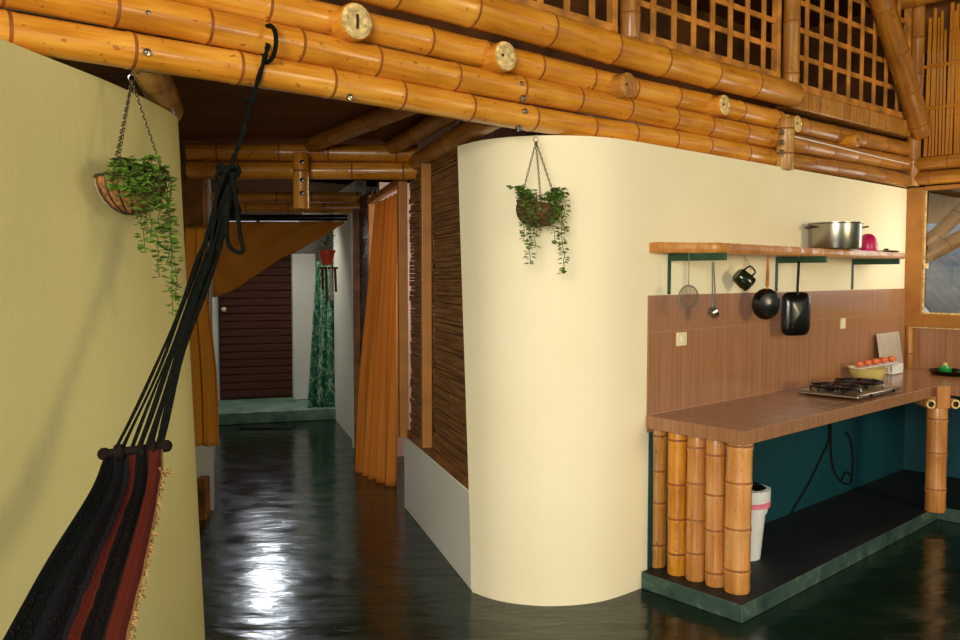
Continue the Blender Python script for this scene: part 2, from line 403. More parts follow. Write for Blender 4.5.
def bamboo_mb(mb, p0, p1, r, seed=0, step=.30, n=18, open_ends=True, swell=.05, nodew=.006, wob=.003, ovl=0):
    """bamboo culm; materials 0 skin, 1 node line, 2 cut wood, 3 hollow"""
    rnd = random.Random(seed); p0 = V(p0); p1 = V(p1); L = (p1 - p0).length; d = (p1 - p0) / L
    hs = []; x = rnd.uniform(.3, .9) * step
    while x < L - .03: hs.append(x); x += step * rnd.uniform(.82, 1.15)
    side = d.cross(V((.3, .2, 1)).normalized()).normalized(); s2 = d.cross(side)
    st = []                                            # (h, radius, mat of the segment after)
    if open_ends: st += [(.018, .001, 3), (.018, r * .55, 3), (.001, r * .60, 2), (0, r * .93, 0)]
    else: st += [(0, .001, 2), (0, r * .95, 0)]
    st.append((.008, r, 0))
    for h in hs:
        st += [(h - .022, r * (1 - .008), 0), (h - nodew * 1.4, r * (1 + swell), 0), (h - nodew * .5, r * (1 + swell * .6), 1), (h + nodew * .5, r * (1 + swell * .5), 1), (h + nodew * 1.4, r * (1 + swell * .6), 0), (h + .022, r * (1 - .012), 0)]
    st.append((L - .008, r, 0))
    if open_ends: st += [(L, r * .93, 2), (L - .001, r * .60, 3), (L - .018, r * .55, 3), (L - .018, .001, 3)]
    else: st += [(L, r * .95, 2), (L, .001, 2)]
    offs = {}
    b = len(mb.v); phase = rnd.random()
    ph = [rnd.uniform(-1, 1) for _ in range(4)]
    for (h, rr, _) in st:
        o = side * math.sin(h * 2.1 + ph[0] * 6) * wob + s2 * math.sin(h * 2.7 + ph[1] * 6) * wob
        c = p0 + d * h + o
        for k in range(n):
            a = 2 * PI * k / n; mb.v.append(c + side * math.cos(a) * rr + s2 * math.sin(a) * rr)
    for i in range(len(st) - 1):
        for k in range(n):
            k2 = (k + 1) % n
            mb.face((b + i * n + k, b + i * n + k2, b + (i + 1) * n + k2, b + (i + 1) * n + k), st[i][2],
                    [(k / n * .5 + phase * 9, st[i][0] + phase * 17), ((k + 1) / n * .5 + phase * 9, st[i][0] + phase * 17), ((k + 1) / n * .5 + phase * 9, st[i + 1][0] + phase * 17), (k / n * .5 + phase * 9, st[i + 1][0] + phase * 17)])
    return mb
def bmats(kind): return [kind, 'node_tan' if kind == 'bamboo_tan' else 'node', 'cut', 'cut_dark']
def bamboo(name, p0, p1, r, label=None, cat='bamboo pole', kind='bamboo', parent=None, group=None, seed=None, **k):
    if seed is None: seed = random.randint(0, 99999)
    o = bamboo_mb(MB(), p0, p1, r, seed, **k).build(name, bmats(kind), parent, angle=50)
    if label or parent is None: tag(o, label, cat if parent is None else None, group)
    return o
def bolt(px, py, w, parent, r=.012, plane=onB, nrm=None):
    c = plane(px, py, w); nrm = nrm or BN
    return MB().lathe([(r * 1.5, -.01), (r * 1.5, .003), (r * .8, .004), (r * .8, .012), (.0005, .013)], c, nrm, 12, 0).build('bolt', 'steel', parent)

# ================================================================== STRUCTURE
# floor and ground
fp = [(-9, -4), (9, -4), (9, 12), (-9, 12)]
struct(MB().frame_box(V((-4.6, -3.2, -.12)), V((10.2, 0, 0)), V((0, 14.2, 0)), V((0, 0, .12))).build('floor', 'floor', origin=(0, 0, 0)))
struct(MB().frame_box(V((-30, -30, -.32)), V((60, 0, 0)), V((0, 60, 0)), V((0, 0, .15))).build('ground', 'ground', origin=(0, 0, 0)))

def wall_sheet(name, base, top, z0, z1, thick, mat, side=1, rows=6):
    """vertical curved wall: front face through base/top plan curves, closed behind"""
    mb = MB(); n = len(base); P = []
    for i in range(rows + 1):
        f = i / rows; P.append([V((*base[k].xy.lerp(top[k].xy, f), z0 + (z1 - z0) * f)) for k in range(n)])
    def off(row):
        out = []
        for k in range(n):
            t = (row[min(k + 1, n - 1)] - row[max(k - 1, 0)]); t.z = 0; t.normalize(); out.append(row[k] + V((-t.y, t.x, 0)) * thick * side)
        return out
    Q = [off(r) for r in P]
    mb.grid(P); mb.grid(Q); mb.grid([P[-1], Q[-1]]); mb.grid([P[0], Q[0]]); mb.grid([[r[0] for r in P], [r[0] for r in Q]]); mb.grid([[r[-1] for r in P], [r[-1] for r in Q]])
    import bmesh
    o = mb.build(name, mat, smooth=True, angle=35)
    bm = bmesh.new(); bm.from_mesh(o.data); bmesh.ops.remove_doubles(bm, verts=bm.verts, dist=1e-4); bmesh.ops.recalc_face_normals(bm, faces=bm.faces); bm.to_mesh(o.data); bm.free()
    o.data.polygons.foreach_set('use_smooth', [True] * len(o.data.polygons)); o.data.set_sharp_from_angle(angle=math.radians(35))
    return struct(o)
# cream kitchen wall with its rounded nose
nb = [(-.04, 4.116), (.05, 4.03), (.147, 3.975), (.25, 3.945), (.339, 3.936), (.46, 3.948), (.588, 3.990), (.70, 4.062)]
nt = [(-.115, 4.262), (.0, 4.09), (.11, 4.0), (.235, 3.95), (.339, 3.936), (.46, 3.948), (.588, 3.990), (.70, 4.062)]
straight = [(K(u, 0, 0).x, K(u, 0, 0).y) for u in (0.0, .3, .8, 1.5, 2.4, KL)]
bb = spline([(*p, 0) for p in nb + straight[:2]], 5)[:-1] + [V((*p, 0)) for p in straight[1:]]
tt = spline([(*p, 0) for p in nt + straight[:2]], 5)[:-1] + [V((*p, 0)) for p in straight[1:]]
wall_sheet('wall_kitchen', bb, tt, 0, 2.255, .14, 'cream', 1)
# left wall
lb = [(-1.75, -3.0), (-1.62, -1.2), (-1.50, .6), (-1.38, 1.7), (-1.30, 2.4), (-1.235, 2.85), (-1.20, 3.2), (-1.195, 3.5), (-1.26, 3.66), (-1.42, 3.76), (-1.8, 3.84), (-2.6, 3.9)]
lt = [(-1.75, -3.0), (-1.62, -1.2), (-1.50, .6), (-1.39, 1.7), (-1.31, 2.4), (-1.255, 2.80), (-1.235, 3.12), (-1.243, 3.42), (-1.30, 3.58), (-1.45, 3.72), (-1.8, 3.84), (-2.6, 3.9)]
wall_sheet('wall_left', spline([(*p, 0) for p in lb], 6), spline([(*p, 0) for p in lt], 6), 0, 2.25, .12, 'olive', 1)
# hall: low white wall, back wall bits
def hall_box(s0, s1, w0, w1, z0, z1): return MB().frame_box(H(s0, w0, z0), HD * (s1 - s0), HL * (w1 - w0), UPZ * (z1 - z0))
struct(hall_box(.02, 1.60, -.14, .0, 0, .50).build('wall_hall_right', 'white', bevel=.006))
struct(hall_box(2.86, 3.66, -.14, -.02, 0, .42).build('wall_hall_right', 'pinkish'))
struct(hall_box(3.74, 5.3, -.12, -.02, 0, 2.5).build('wall_hall_far_right', 'white'))
struct(hall_box(1.93, 5.6, 1.25, 1.37, 0, 2.5).build('wall_hall_left', 'white'))
struct(hall_box(5.25, 5.25 + 1.3, -.3, 1.5, 0, .13).build('trim_1', ['step'], bevel=.01), 'worn pale green step at the end of the hall')
ew = MB()
ew.frame_box(H(6.25, -.5, 0), HL * .75, HD * .1, UPZ * 2.5); ew.frame_box(H(6.25, 1.20, 0), HL * .5, HD * .1, UPZ * 2.5); ew.frame_box(H(6.25, .25, 2.30), HL * .97, HD * .1, UPZ * .2)
struct(ew.build('wall_hall_end', 'white'))
struct(MB().frame_box(H(1.9, -1.35, 0), HD * 3.0, HL * -.1, UPZ * 2.4).build('wall_side_room', 'pinkish'))
struct(MB().frame_box(H(3.2, -.14, 0), HL * -1.3, HD * .1, UPZ * 2.4).build('wall_side_room', 'pinkish'))
struct(MB().frame_box(V((-2.75, 3.85, 0)), V((.12, 0, 0)), V((0, 2.4, 0)), UPZ * 2.5).build('wall_side_left', 'white'))
struct(MB().frame_box(V((-2.75, 6.2, 0)), V((.65, 0, 0)), V((0, .12, 0)), UPZ * 2.5).build('wall_side_left_end', 'white'))
# ceilings
def poly_slab(name, pts, z0, z1, mat): return struct(MB().prism([(p.x, p.y) for p in pts], z0, z1).build(name, mat, smooth=False))
poly_slab('ceiling_hall', [B(-7.2, -.14, 0), B(-3.1, -.14, 0), H(6.9, -1.5, 0), H(6.9, 2.6, 0)], 2.47, 2.55, 'ceil')
poly_slab('ceiling_side', [B(-3.1, -.12, 0), B(.4, -.12, 0), B(.4, -4.2, 0), B(-3.1, -4.2, 0)], 2.47, 2.55, 'ceil')
poly_slab('ceiling', [V((-3.4, -2.8, 0)), V((5.6, -2.8, 0)), V((6.2, 5, 0)), V((5.6, 11, 0)), V((-4.5, 11, 0))], 4.1, 4.2, 'ceil')
struct(MB().frame_box(B(-7.4, -2.0, 2.55), BD * 8.9, BN * -.1, UPZ * 1.55).build('wall_loft', 'loft'))
struct(MB().frame_box(B(1.4, -2.0, 2.3), BD * .1, BN * 1.9, UPZ * 1.8).build('wall_loft_end', 'loft'))
struct(MB().frame_box(B(-.1, -.16, 2.40), BD * 1.5, BN * -1.9, UPZ * .1).build('ceiling_loft_floor', 'loft'))
# right wall (window wall) in pieces round the window
WS0, WS1, WZ0, WZ1 = .17, 1.25, 1.245, 2.17
struct(MB().frame_box(Rw(-.05, -.12, 0), RD * 2.5, UD * -.0 + UD * .12, UPZ * 1.20).build('wall_right', 'cream'))

# outside
ro = MB(); ro.grid([[V((5.2, 9.5, 1.15)), V((13, 7.5, 1.15))], [V((6.2, 14.0, 2.6)), V((15, 11.5, 2.6))]], 0, (8, 5))
r_ = ro.build('neighbour_roof', 'roof', solid=.06); tag(r_, 'blue-grey sheet metal roof seen through the kitchen window', 'roof')
hb = MB(); rnd = random.Random(3)
# ================================================================== KITCHEN WALL FINISHES
def tile_panel(name, P, D, Nn, L, z0, z1, u0=0):
    mb = MB(); b = P + Nn * .008
    mb.frame_box(P + UPZ * z0, D * L, Nn * .009, UPZ * (z1 - z0))
    mb.uv = [[(a + u0, c + z0) for (a, c) in f] if i in (2, 3) else f for i, f in enumerate(mb.uv)]
    return mb.build(name, 'tile', smooth=False)
TZ = 1.497
struct(tile_panel('trim_2', K0 + UD * .0 + ND * .001, UD, ND, KL, .80, TZ), 'brown ribbed tile backsplash over the counter')
struct(tile_panel('trim_3', CN + UD * -.001, RD, -UD, 2.4, .80, 1.205), 'brown ribbed tile below the window')
struct(MB().frame_box(K(.02, .001, 0), UD * (KL - .02), ND * .006, UPZ * .80).build('trim_4', 'teal'), 'dark teal painted wall under the counter')
struct(MB().frame_box(Rw(0, .001, 0), RD * 2.4, UD * -.006, UPZ * .80).build('trim_5', 'teal'), 'dark teal painted wall under the window counter')

# platform and counter
A0 = atz(742, 624, 0); AU = (A0 - K0).dot(UD); AW = (A0 - K0).dot(ND)
C0 = atz(938, 519.5, 0); CU = (C0 - K0).dot(UD); CW = (C0 - K0).dot(ND)
kx = -.03; edge0 = K(kx, .0, 0)
PL = [K(kx, 0, 0), K(AU, AW, 0), K(CU, CW, 0), K(CU, CW, 0) + RD * 1.7, Rw(CW + 1.7, .0, 0), Rw(0, 0, 0)]
o = MB().prism([(p.x, p.y) for p in PL], 0, .088, 0, 1).build('counter_plinth', ['platform', 'platform_top'], smooth=False, bevel=.006)
tag(o, 'low worn dark green concrete plinth under the tiled counter', 'plinth')
SL = [K(-.005, 0.001, 0), K(AU + .01, AW - .01, 0), K(CU + .0, CW - .0, 0), K(CU, CW, 0) + RD * 1.7, Rw(CW + 1.7, .001, 0), Rw(0.001, .001, 0)]
ct = MB().prism([(p.x, p.y) for p in SL], .822, .888).build('countertop', 'tile', smooth=False, bevel=.004)
# UV of the top in kitchen axes
me = ct.data; uvd = me.uv_layers[0].data
for p in me.polygons:
    if abs(p.normal.z) > .9:
        for li in p.loop_indices:
            c = me.vertices[me.loops[li].vertex_index].co + ct.location - K0; uvd[li].uv = (c.dot(UD), c.dot(ND))
tag(ct, 'L-shaped brown tiled countertop on bamboo posts below the shelf', 'countertop')

# five bamboo posts at the end of the counter
GP = 'bamboo posts at the counter end'
names = ['pitted reddish bamboo post touching the white wall, under the counter end', 'second bamboo post from the white wall, under the counter end',
         'middle bamboo post with a pale patch, under the counter end', 'bamboo post just beside the thick corner post, under the counter end',
         'thickest bamboo post at the outer counter corner']
for i, (px, py, r, kd) in enumerate(((656, 569, .050, 'bamboo_mottled'), (676.5, 577, .048, 'bamboo'), (695, 582, .048, 'bamboo_tan'), (714.5, 588, .0475, 'bamboo_tan'), (737.5, 595, .062, 'bamboo_tan'))):
    p = atz(px, py - 2, .088); p = p + ray(px, py).xy.to_3d().normalized() * r * .5
    bamboo('bamboo_post', V((p.x, p.y, .088)), V((p.x, p.y, .824)), r, names[i], 'bamboo post', kd, group=GP, seed=40 + i, step=.2, open_ends=False, wob=.004)
# right post with two stub ends
p = atz(939, 513, .088) + V((.0, .05, 0))
t = thing('bamboo_post', (p.x, p.y, .088), 'single tall bamboo post at the inner corner of the counter with two stub ends', 'bamboo post')
bamboo('culm', V((p.x, p.y, .088)), V((p.x, p.y, .822)), .062, parent=t, kind='bamboo_tan', seed=9, step=.25, open_ends=False)
for sgn in (-1, 1):
    c = V((p.x + sgn * .078, p.y - .0, .79)); bamboo('stub', c + V((0, .10, 0)), c - V((0, .07, 0)), .031, parent=t, kind='bamboo_tan', seed=4)
cap = MB().frame_box(V((p.x - .042, p.y - .068, .76)), V((.084, 0, 0)), V((0, .025, 0)), V((0, 0, .14))).build('cap_block', 'bamboo_tan', t, bevel=.004)

# ================================================================== POLE STACK
R1 = .058
T0 = -7.1; TB = tB(783, R1)
def stack(t0, t1, w, z, r, kd, label, seed, grp='poles of the main stack', step=.36): return bamboo('bamboo_pole', B(t0, w, z), B(t1, w, z), r, label, 'bamboo pole', kd, group=grp, seed=seed, step=step, wob=.004)
row = {}
row[1] = stack(T0, TB, -.0, 2.318, .057, 'bamboo', 'lowest long amber bamboo pole of the stack, resting on the wall top', 11)
row[2] = stack(T0, TB, .01, 2.434, .059, 'bamboo', 'second long amber bamboo pole from the bottom of the stack', 12)
row[3] = stack(T0, TB, .0, 2.552, .059, 'bamboo', 'third long amber bamboo pole, in line with the round stub ends', 23)
row[4] = stack(T0 + .4, TB + .05, .07, 2.70, .076, 'bamboo', 'thick top bamboo pole directly under the left lattice screens', 14, step=.42)
stack(TB + .07, -.10, -.0, 2.318, .055, 'bamboo_dark', 'short lowest bamboo pole above the kitchen shelf, right of the clamp block', 15)
stack(TB + .07, -.08, .01, 2.432, .056, 'bamboo_dark', 'short middle bamboo pole above the kitchen, behind the white wire', 16)
stack(TB + .07, -.08, .0, 2.548, .056, 'bamboo_dark', 'short upper bamboo pole above the kitchen, under the mottled beam', 17)
for px, py, k in ((147, 13, 2), (147, 52, 1), (521, 84, 2), (525, 111, 1), (350, 97, 1)): bolt(px, py, R1 + .004, row[k], .008)
for px, py in ((523, 98), (519, 128)): bolt(px, py, R1 + .002, row[1], .009)
# round stub ends of the loft joists
st_l = ['largest round bamboo stub end, with a dark slot, nearest the hammock rope', 'pale round bamboo stub end with one small hole, above the bolt pair', 'greenish dark round bamboo stub end under the left lattice post',
        'pale dotted round stub end between the lattice posts', 'pale round stub end just beside the clamp block', 'small dull round stub end above the white wire']
for i, (px, py, r) in enumerate(((357, 21, .066), (506, 56, .062), (629, 85, .06), (725, 105, .055), (798, 124, .05), (858, 140, .046))):
    c = onB(px, py, .115); o_ = c + BN * 0; i_ = c - BN * .5
    tt_ = thing('joist_stub', o_, st_l[i], 'bamboo stub', 'round joist ends in the pole stack')
    s_ = MB(); s_.lathe([(.0005, -.22), (r * .97, -.22), (r * 1.02, -.03), (r * 1.03, -.006), (r * .98, 0)], c, BN, 20, 0)
    s_.build('culm', 'bamboo' if i != 2 else 'bamboo_dark', tt_)
    f_ = MB(); f_.lathe([(r * .97, .0), (r * .72, .005), (r * .66, .002), (.0005, .003)], c, BN, 20, 0); f_.build('cut_face', 'cut' if i not in (2, 5) else 'bamboo_mottled', tt_)
    if i == 0: MB().box(c + UPZ * -.002 + BN * .002, .005, .004, .026, BD, BN, UPZ).build('slot', 'cut_dark', tt_)
    else: MB().lathe([(.007, -.006), (.007, .006), (.0005, .006)], c - BD * r * .35 + BN * 0, BN, 10).build('drilled_hole', 'cut_dark', tt_)
# clamp block
M['clamp'] = bamboo_mat('pale_spotted_bamboo', (120, 76, 20), (186, 136, 60), (228, 196, 128), .5, 1.0)
c0 = onB(784, 170, .07); c1 = onB(784, 119, .07)
t = thing('clamp_block', (c0.x, c0.y, c0.z), 'upright mottled bamboo clamp block with bolts across the pole stack', 'clamp block')
bamboo('half_culm', V((c0.x, c0.y, c0.z)), V((c0.x, c0.y, c1.z)), .055, parent=t, kind='clamp', seed=5, step=.14)
for py in (132, 142, 152): bolt(782, py, .128, t, .011)
# white wire
pts = [onB(792, 136, .075), onB(830, 145, .07), onB(870, 155, .07), onB(908, 164, .06)] + [Rw(.05, .1, onB(910, 164, .06).z), Rw(.5, .09, onB(910, 164, .06).z + .01), Rw(1.2, .09, onB(910, 164).z + .02)]
tag(MB().tube(spline(pts, 6), .0045, 6).build('electric_wire', 'whitep'), 'thin white wire strung along the short poles above the kitchen', 'wire')
# mottled beam under the right lattice
mb = MB().frame_box(B(TB + .05, -.05, 2.635), BD * (-TB - .1), BN * .10, UPZ * .12)
tag(mb.build('carved_beam', 'bamboo_mottled', bevel=.012), 'flat mottled brown beam under the right lattice screen', 'beam')

# lattice screens and posts
def lattice(t0, t1, z0, z1, label, dt=.178, dz=.155):
    r = thing('lattice_screen', B(t0, 0, z0), label, 'lattice screen', 'lattice screens above the pole stack')
    fr = MB(); fw = .05
    for za in (z0, z1 - fw): fr.frame_box(B(t0, -.02, za), BD * (t1 - t0), BN * .05, UPZ * fw)
    for ta in (t0, t1 - .035): fr.frame_box(B(ta, -.018, z0), BD * .035, BN * .046, UPZ * (z1 - z0))
    fr.build('frame', 'wood', r, bevel=.004, smooth=False)
    up = MB(); n = int(round((t1 - t0) / dt))
    for i in range(1, n): up.frame_box(B(t0 + (t1 - t0) * i / n - .017, .006, z0 + .02), BD * .034, BN * .014, UPZ * (z1 - z0 - .04))
    up.build('upright_slats', 'wood', r, smooth=False, bevel=.002)
    ho = MB(); k = 1
    while z0 + fw + k * dz < z1 - .06: ho.frame_box(B(t0 + .02, -.008, z0 + fw + k * dz - .016), BD * (t1 - t0 - .04), BN * .014, UPZ * .032); k += 1
    ho.build('cross_slats', 'wood', r, smooth=False, bevel=.002)
    return r
tp1 = tB(627, .05); tp2 = tB(786, .05)
lattice(-6.6, tp1 - 1.55, 2.785, 3.9, 'lattice screen farthest along the stack, above the hammock wall')
tpm = tp1 - 1.5
lattice(tpm + .05, tp1 - .06, 2.785, 3.9, 'lattice screen left of the first bamboo lattice post')
lattice(tp1 + .06, tp2 - .07, 2.785, 3.9, 'square wooden lattice screen between the two bamboo lattice posts')
lattice(tp2 + .07, -.12, 2.757, 3.9, 'wooden lattice screen beside the leaning corner pole', dt=.188, dz=.170)
for tq, lb_ in ((tpm, 'bamboo lattice post above the largest round stub end'), (tp1, 'spotted bamboo lattice post standing on the thick top pole'), (tp2, 'bamboo lattice post rising above the clamp block')):
    bamboo('lattice_post', B(tq, .055, 2.66 if tq == tp2 else 2.77), B(tq, .055, 4.1), .05, lb_, 'bamboo post', 'bamboo_mottled', group='posts between the lattice screens', seed=int(tq * -100), step=.33)
# leaning corner poles and corner post
a_ = onB(880, -2, .10); b_ = onB(922, 134, .10)
d_ = (a_ - b_).normalized()
bamboo('leaning_pole', b_, b_ + d_ * 2.0, .078, 'thick leaning bamboo pole in the kitchen corner', 'bamboo pole', 'bamboo_dark', seed=31, step=.33)
cp = Rw(.075, .07, 0)
bamboo('corner_post', K(KL - .035, .035, .889), K(KL - .035, .035, 2.262), .03, 'slender bamboo corner post running past the shelf end', 'bamboo post', 'bamboo_dark', seed=32)
bamboo('corner_post', Rw(.045, .075, 2.27), Rw(.045, .075, 4.1), .05, 'bamboo post rising from the kitchen corner beside the cane screen', 'bamboo post', 'bamboo_dark', seed=33)
# window wall
wf = MB()
for (sa, sl, za, zl) in ((.0, .125, 1.21, 1.05), (.125, 1.23, 1.21, .095), (.125, 1.23, 2.235, .03), (1.35, .08, 1.21, 1.05)):
    wf.frame_box(Rw(sa, .0, za), RD * sl, UD * -.07, UPZ * zl)
wf = struct(wf.build('window_1', 'wood_frame', bevel=.004, smooth=False), 'brown wooden window frame above the counter')
MB().frame_box(Rw(.12, .03, 1.30), RD * 1.24, UD * .004, UPZ * .94).build('pane', 'glass', wf, smooth=False)
MB().frame_box(Rw(.126, .045, 1.307), RD * 1.22, UD * -.012, UPZ * .012).frame_box(Rw(.126, .045, 1.31), RD * .010, UD * -.012, UPZ * .92).build('pale_bead', 'cut', wf, smooth=False)
MB().box(Rw(.15, .06, 1.67), .012, .012, .02, RD, UD, UPZ).build('latch', 'cut', wf)
struct(MB().frame_box(Rw(.02, -.03, 1.196), RD * 2.35, UD * -.075, UPZ * .018).build('trim_6', 'cut'), 'pale ledge line under the window')
for z, r, l in ((2.325, .052, 'horizontal bamboo pole right above the window'), (2.435, .052, 'second horizontal bamboo pole above the window, below the stick screen')):
    bamboo('header_pole', Rw(.02, .07, z), Rw(2.4, .03, z), r, l, 'bamboo pole', 'bamboo_dark', group='poles over the window', seed=int(z * 100))
bamboo('window_post', Rw(1.5, .02, 1.2), Rw(1.5, .02, 4.1), .06, 'bamboo post on the far side of the window', 'bamboo post', 'bamboo_dark', seed=77)
# split cane screen over the window
t = thing('cane_screen', Rw(.24, .02, 2.50), 'upright split cane screen above the window with light behind it', 'cane screen')
mb = MB(); rr_ = random.Random(5); s_ = .11
while s_ < 1.42:
    hh = 3.45 + rr_.uniform(-.08, .14); wd = rr_.uniform(.014, .026)
    mb.frame_box(Rw(s_, .05 + rr_.uniform(0, .01), 2.48), RD * wd + UPZ * 0, UD * -.008, UPZ * (hh - 2.48) + RD * rr_.uniform(-.012, .012)); s_ += wd + rr_.uniform(.002, .012)
mb.build('canes', 'bamboo', t, smooth=False)
MB().tube([Rw(.08, .065, 2.84), Rw(1.45, .065, 2.86)], .012, 8).tube([Rw(.08, .065, 3.15), Rw(1.45, .065, 3.14)], .014, 8).build('cross_cane', 'bamboo', t)
struct(MB().frame_box(Rw(.0, -.12, 3.3), RD * 2.4, UD * .04, UPZ * .85).build('wall_gable', 'loft'))
bamboo('purlin_pole', Rw(-.1, .16, 3.64), Rw(2.2, .16, 3.64), .055, 'dark horizontal bamboo pole high in the kitchen corner', 'bamboo pole', 'bamboo_dark', seed=88)
# outside braces
q0 = Rw(.28, -.45, 1.76); 
bamboo('outside_brace', atY(925, 246, 8.2), atY(1010, 165, 8.2), .07, 'upper diagonal bamboo brace seen outside the window', 'bamboo brace', 'bamboo_tan', group='diagonal braces outside the window', seed=51)
bamboo('outside_brace', atY(922, 258, 8.5), atY(1010, 212, 8.5), .08, 'lower diagonal bamboo brace seen outside the window', 'bamboo brace', 'bamboo_tan', group='diagonal braces outside the window', seed=52)
o = MB().frame_box(V((4.3, 9.0, 2.15)), V((3.5, -1.2, 0)), V((0, .1, 0)), UPZ * 1.6).build('outside_screen', 'bamboo_tan'); tag(o, 'reed wall under the eaves beyond the window', 'reed wall')
for (a, b, c) in ((924, 330, 8.7), (1015, 330, 8.7)):
    pass
o = MB().frame_box(V((4.9, 9.1, .3)), V((3.2, -1.0, 0)), V((0, .3, 0)), UPZ * .88).build('outside_ledge', 'bamboo_mottled'); tag(o, 'mottled brown ledge outside below the neighbouring roof', 'ledge')

# ================================================================== HALL
bamboo('plate_pole', H(-.30, -.03, 2.33), H(1.5, -.04, 2.33), .06, 'dull bamboo wall plate over the slatted hall panel', 'bamboo pole', 'bamboo_dark', seed=61)
bamboo('plate_pole', V((-1.12, 2.82, 2.325)), V((-1.345, 3.62, 2.31)), .062, 'greyish bamboo wall plate on top of the rounded left wall', 'bamboo pole', 'bamboo_mottled', seed=62)
# slatted panel wall with battens
def slat_panel(name, s0, s1, w, z0, z1, label, mat='slat', seed=1, h=.03):
    mb = MB(); rd = random.Random(seed); z = z0
    while z < z1 - .01:
        hh = min(h * rd.uniform(.6, 1.4), z1 - z); a = rd.uniform(-.005, .006)
        n = 2
        for k in range(n):
            pa = s0 + (s1 - s0) * k / n; pb = s0 + (s1 - s0) * (k + 1) / n
            mb.frame_box(H(pa, w - .012, z) + HL * (a + rd.uniform(-.002, .002)), HD * (pb - pa), HL * .012, UPZ * (hh - .003) + HL * rd.uniform(-.003, .003))
        z += hh
    mb.frame_box(H(s0, w - .05, z0), HD * (s1 - s0), HL * .02, UPZ * (z1 - z0))
    return tag(mb.build(name, mat, smooth=False), label, 'slatted panel')
slat_panel('split_bamboo_panel', .06, .88, -.03, .5, 2.3, 'split bamboo wall panel beside the white rounded wall', seed=2)
slat_panel('split_bamboo_panel', .92, 1.52, -.03, .5, 2.3, 'split bamboo wall panel beside the orange doorway curtain', seed=3)
slat_panel('split_bamboo_panel', 2.92, 3.62, -.03, .42, 2.3, 'dark purplish split bamboo panel behind the orange doorway curtain', 'slat_dark', 4)
def hpost(s, w, z0, z1, sw, label, mat='wood_frame', cat='wooden post', name='wooden_post'):
    return tag(MB().frame_box(H(s - sw / 2, w - .03, z0), HD * sw, HL * .06, UPZ * (z1 - z0)).build(name, mat, bevel=.005, smooth=False), label, cat)
hpost(.90, .012, .56, 2.26, .045, 'thin upright batten in the middle of the split bamboo wall', cat='batten', name='wooden_batten')
hpost(1.565, .012, .50, 2.26, .065, 'brown door post between the slatted panel and orange curtain')
hpost(2.86, -.01, .0, 2.25, .06, 'door post behind the orange doorway curtain')
tag(MB().frame_box(H(.03, -.05, .5), HD * 1.5, HL * .045, UPZ * .055).build('sill_rail', 'wood_dark', bevel=.004, smooth=False), 'brown bottom rail of the split bamboo wall on the low white wall', 'rail')
hpost(3.70, .0, 0, 2.2, .07, 'pale whitewashed post at the far hallway beam', 'white')
hpost(3.60, .0, 0, 2.2, .05, 'brown post right beside the pale whitewashed post', 'wood_dark')
# door lintel sloping
tag(MB().bar(H(1.58, .0, 2.24), H(2.88, .0, 2.20), .05, .05, UPZ).build('door_lintel', 'wood_frame', smooth=False, bevel=.004), 'wooden lintel over the orange curtained doorway', 'lintel')
# left jamb post + wall behind
LP0 = H(1.15, 1.28, 0)
q = atY(181, 200, 5.43)
tag(MB().frame_box(V((q.x, 5.43, .95)), V((.145, 0, 0)), V((0, .09, 0)), UPZ * 1.52).build('wooden_post', 'wood_dark', bevel=.006, smooth=False), 'broad brown wooden post at the end of the rounded left wall', 'wooden post')
q = atY(191, 200, 5.35)
tag(MB().frame_box(V((q.x, 5.35, 0)), V((.055, 0, 0)), V((0, .1, 0)), UPZ * .27).build('wooden_block', 'wood_dark', smooth=False), 'low brown wooden block by the floor below the short ochre curtain', 'wooden block')
# hall beam pairs
def pair(s0, s1, zb, r, lab, grp, seed, kd='bamboo'):
    out = []
    for k, (z, l) in enumerate(((zb + r, 'lower'), (zb + 3 * r + .002, 'upper'))):
        out.append(bamboo('cross_pole', H(s1, 1.37 if s1 < 2 else 1.24, z), H(s0, -.05, z), r, '%s horizontal bamboo cross pole %s' % (l, lab), 'bamboo pole', kd, group=grp, seed=seed + k, step=.38))
    return out
pr = pair(1.36, 1.72, 2.215, .056, 'at the near end of the hallway ceiling', 'near hallway cross poles', 70)
for px in (192, 407): pass
pair(3.62, 3.98, 2.165, .045, 'above the ochre swag', 'far hallway cross poles', 74)
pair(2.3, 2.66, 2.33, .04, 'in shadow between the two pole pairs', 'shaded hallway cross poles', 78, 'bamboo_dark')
c = atY(301.5, 209, 5.24); c2 = atY(301.5, 153, 5.24)
t = thing('hanging_block', c, 'short upright bamboo block bolted across the near hallway poles', 'bamboo block')
bamboo('culm', c, V((c.x, c.y, c2.z)), .05, parent=t, seed=6, step=.3, kind='bamboo')
for y in (162, 180, 193):
    q = atY(302, y, 5.185); MB().lathe([(.014, -.01), (.014, .003), (.0005, .006)], q, V((0, -1, 0)), 10).build('bolt', 'iron', t)
# ceiling joists in the hall
for k, (a, b, l) in enumerate(((H(1.5, .62, 2.43), H(-.1, .25, 2.43), 'dark ceiling joist running down the middle of the hallway'), (H(1.5, .12, 2.42), H(-.2, .05, 2.42), 'dark ceiling joist beside the slatted hallway wall'))):
    bamboo('ceiling_joist', a, b, .05, l, 'ceiling joist', 'bamboo_dark', seed=90 + k)
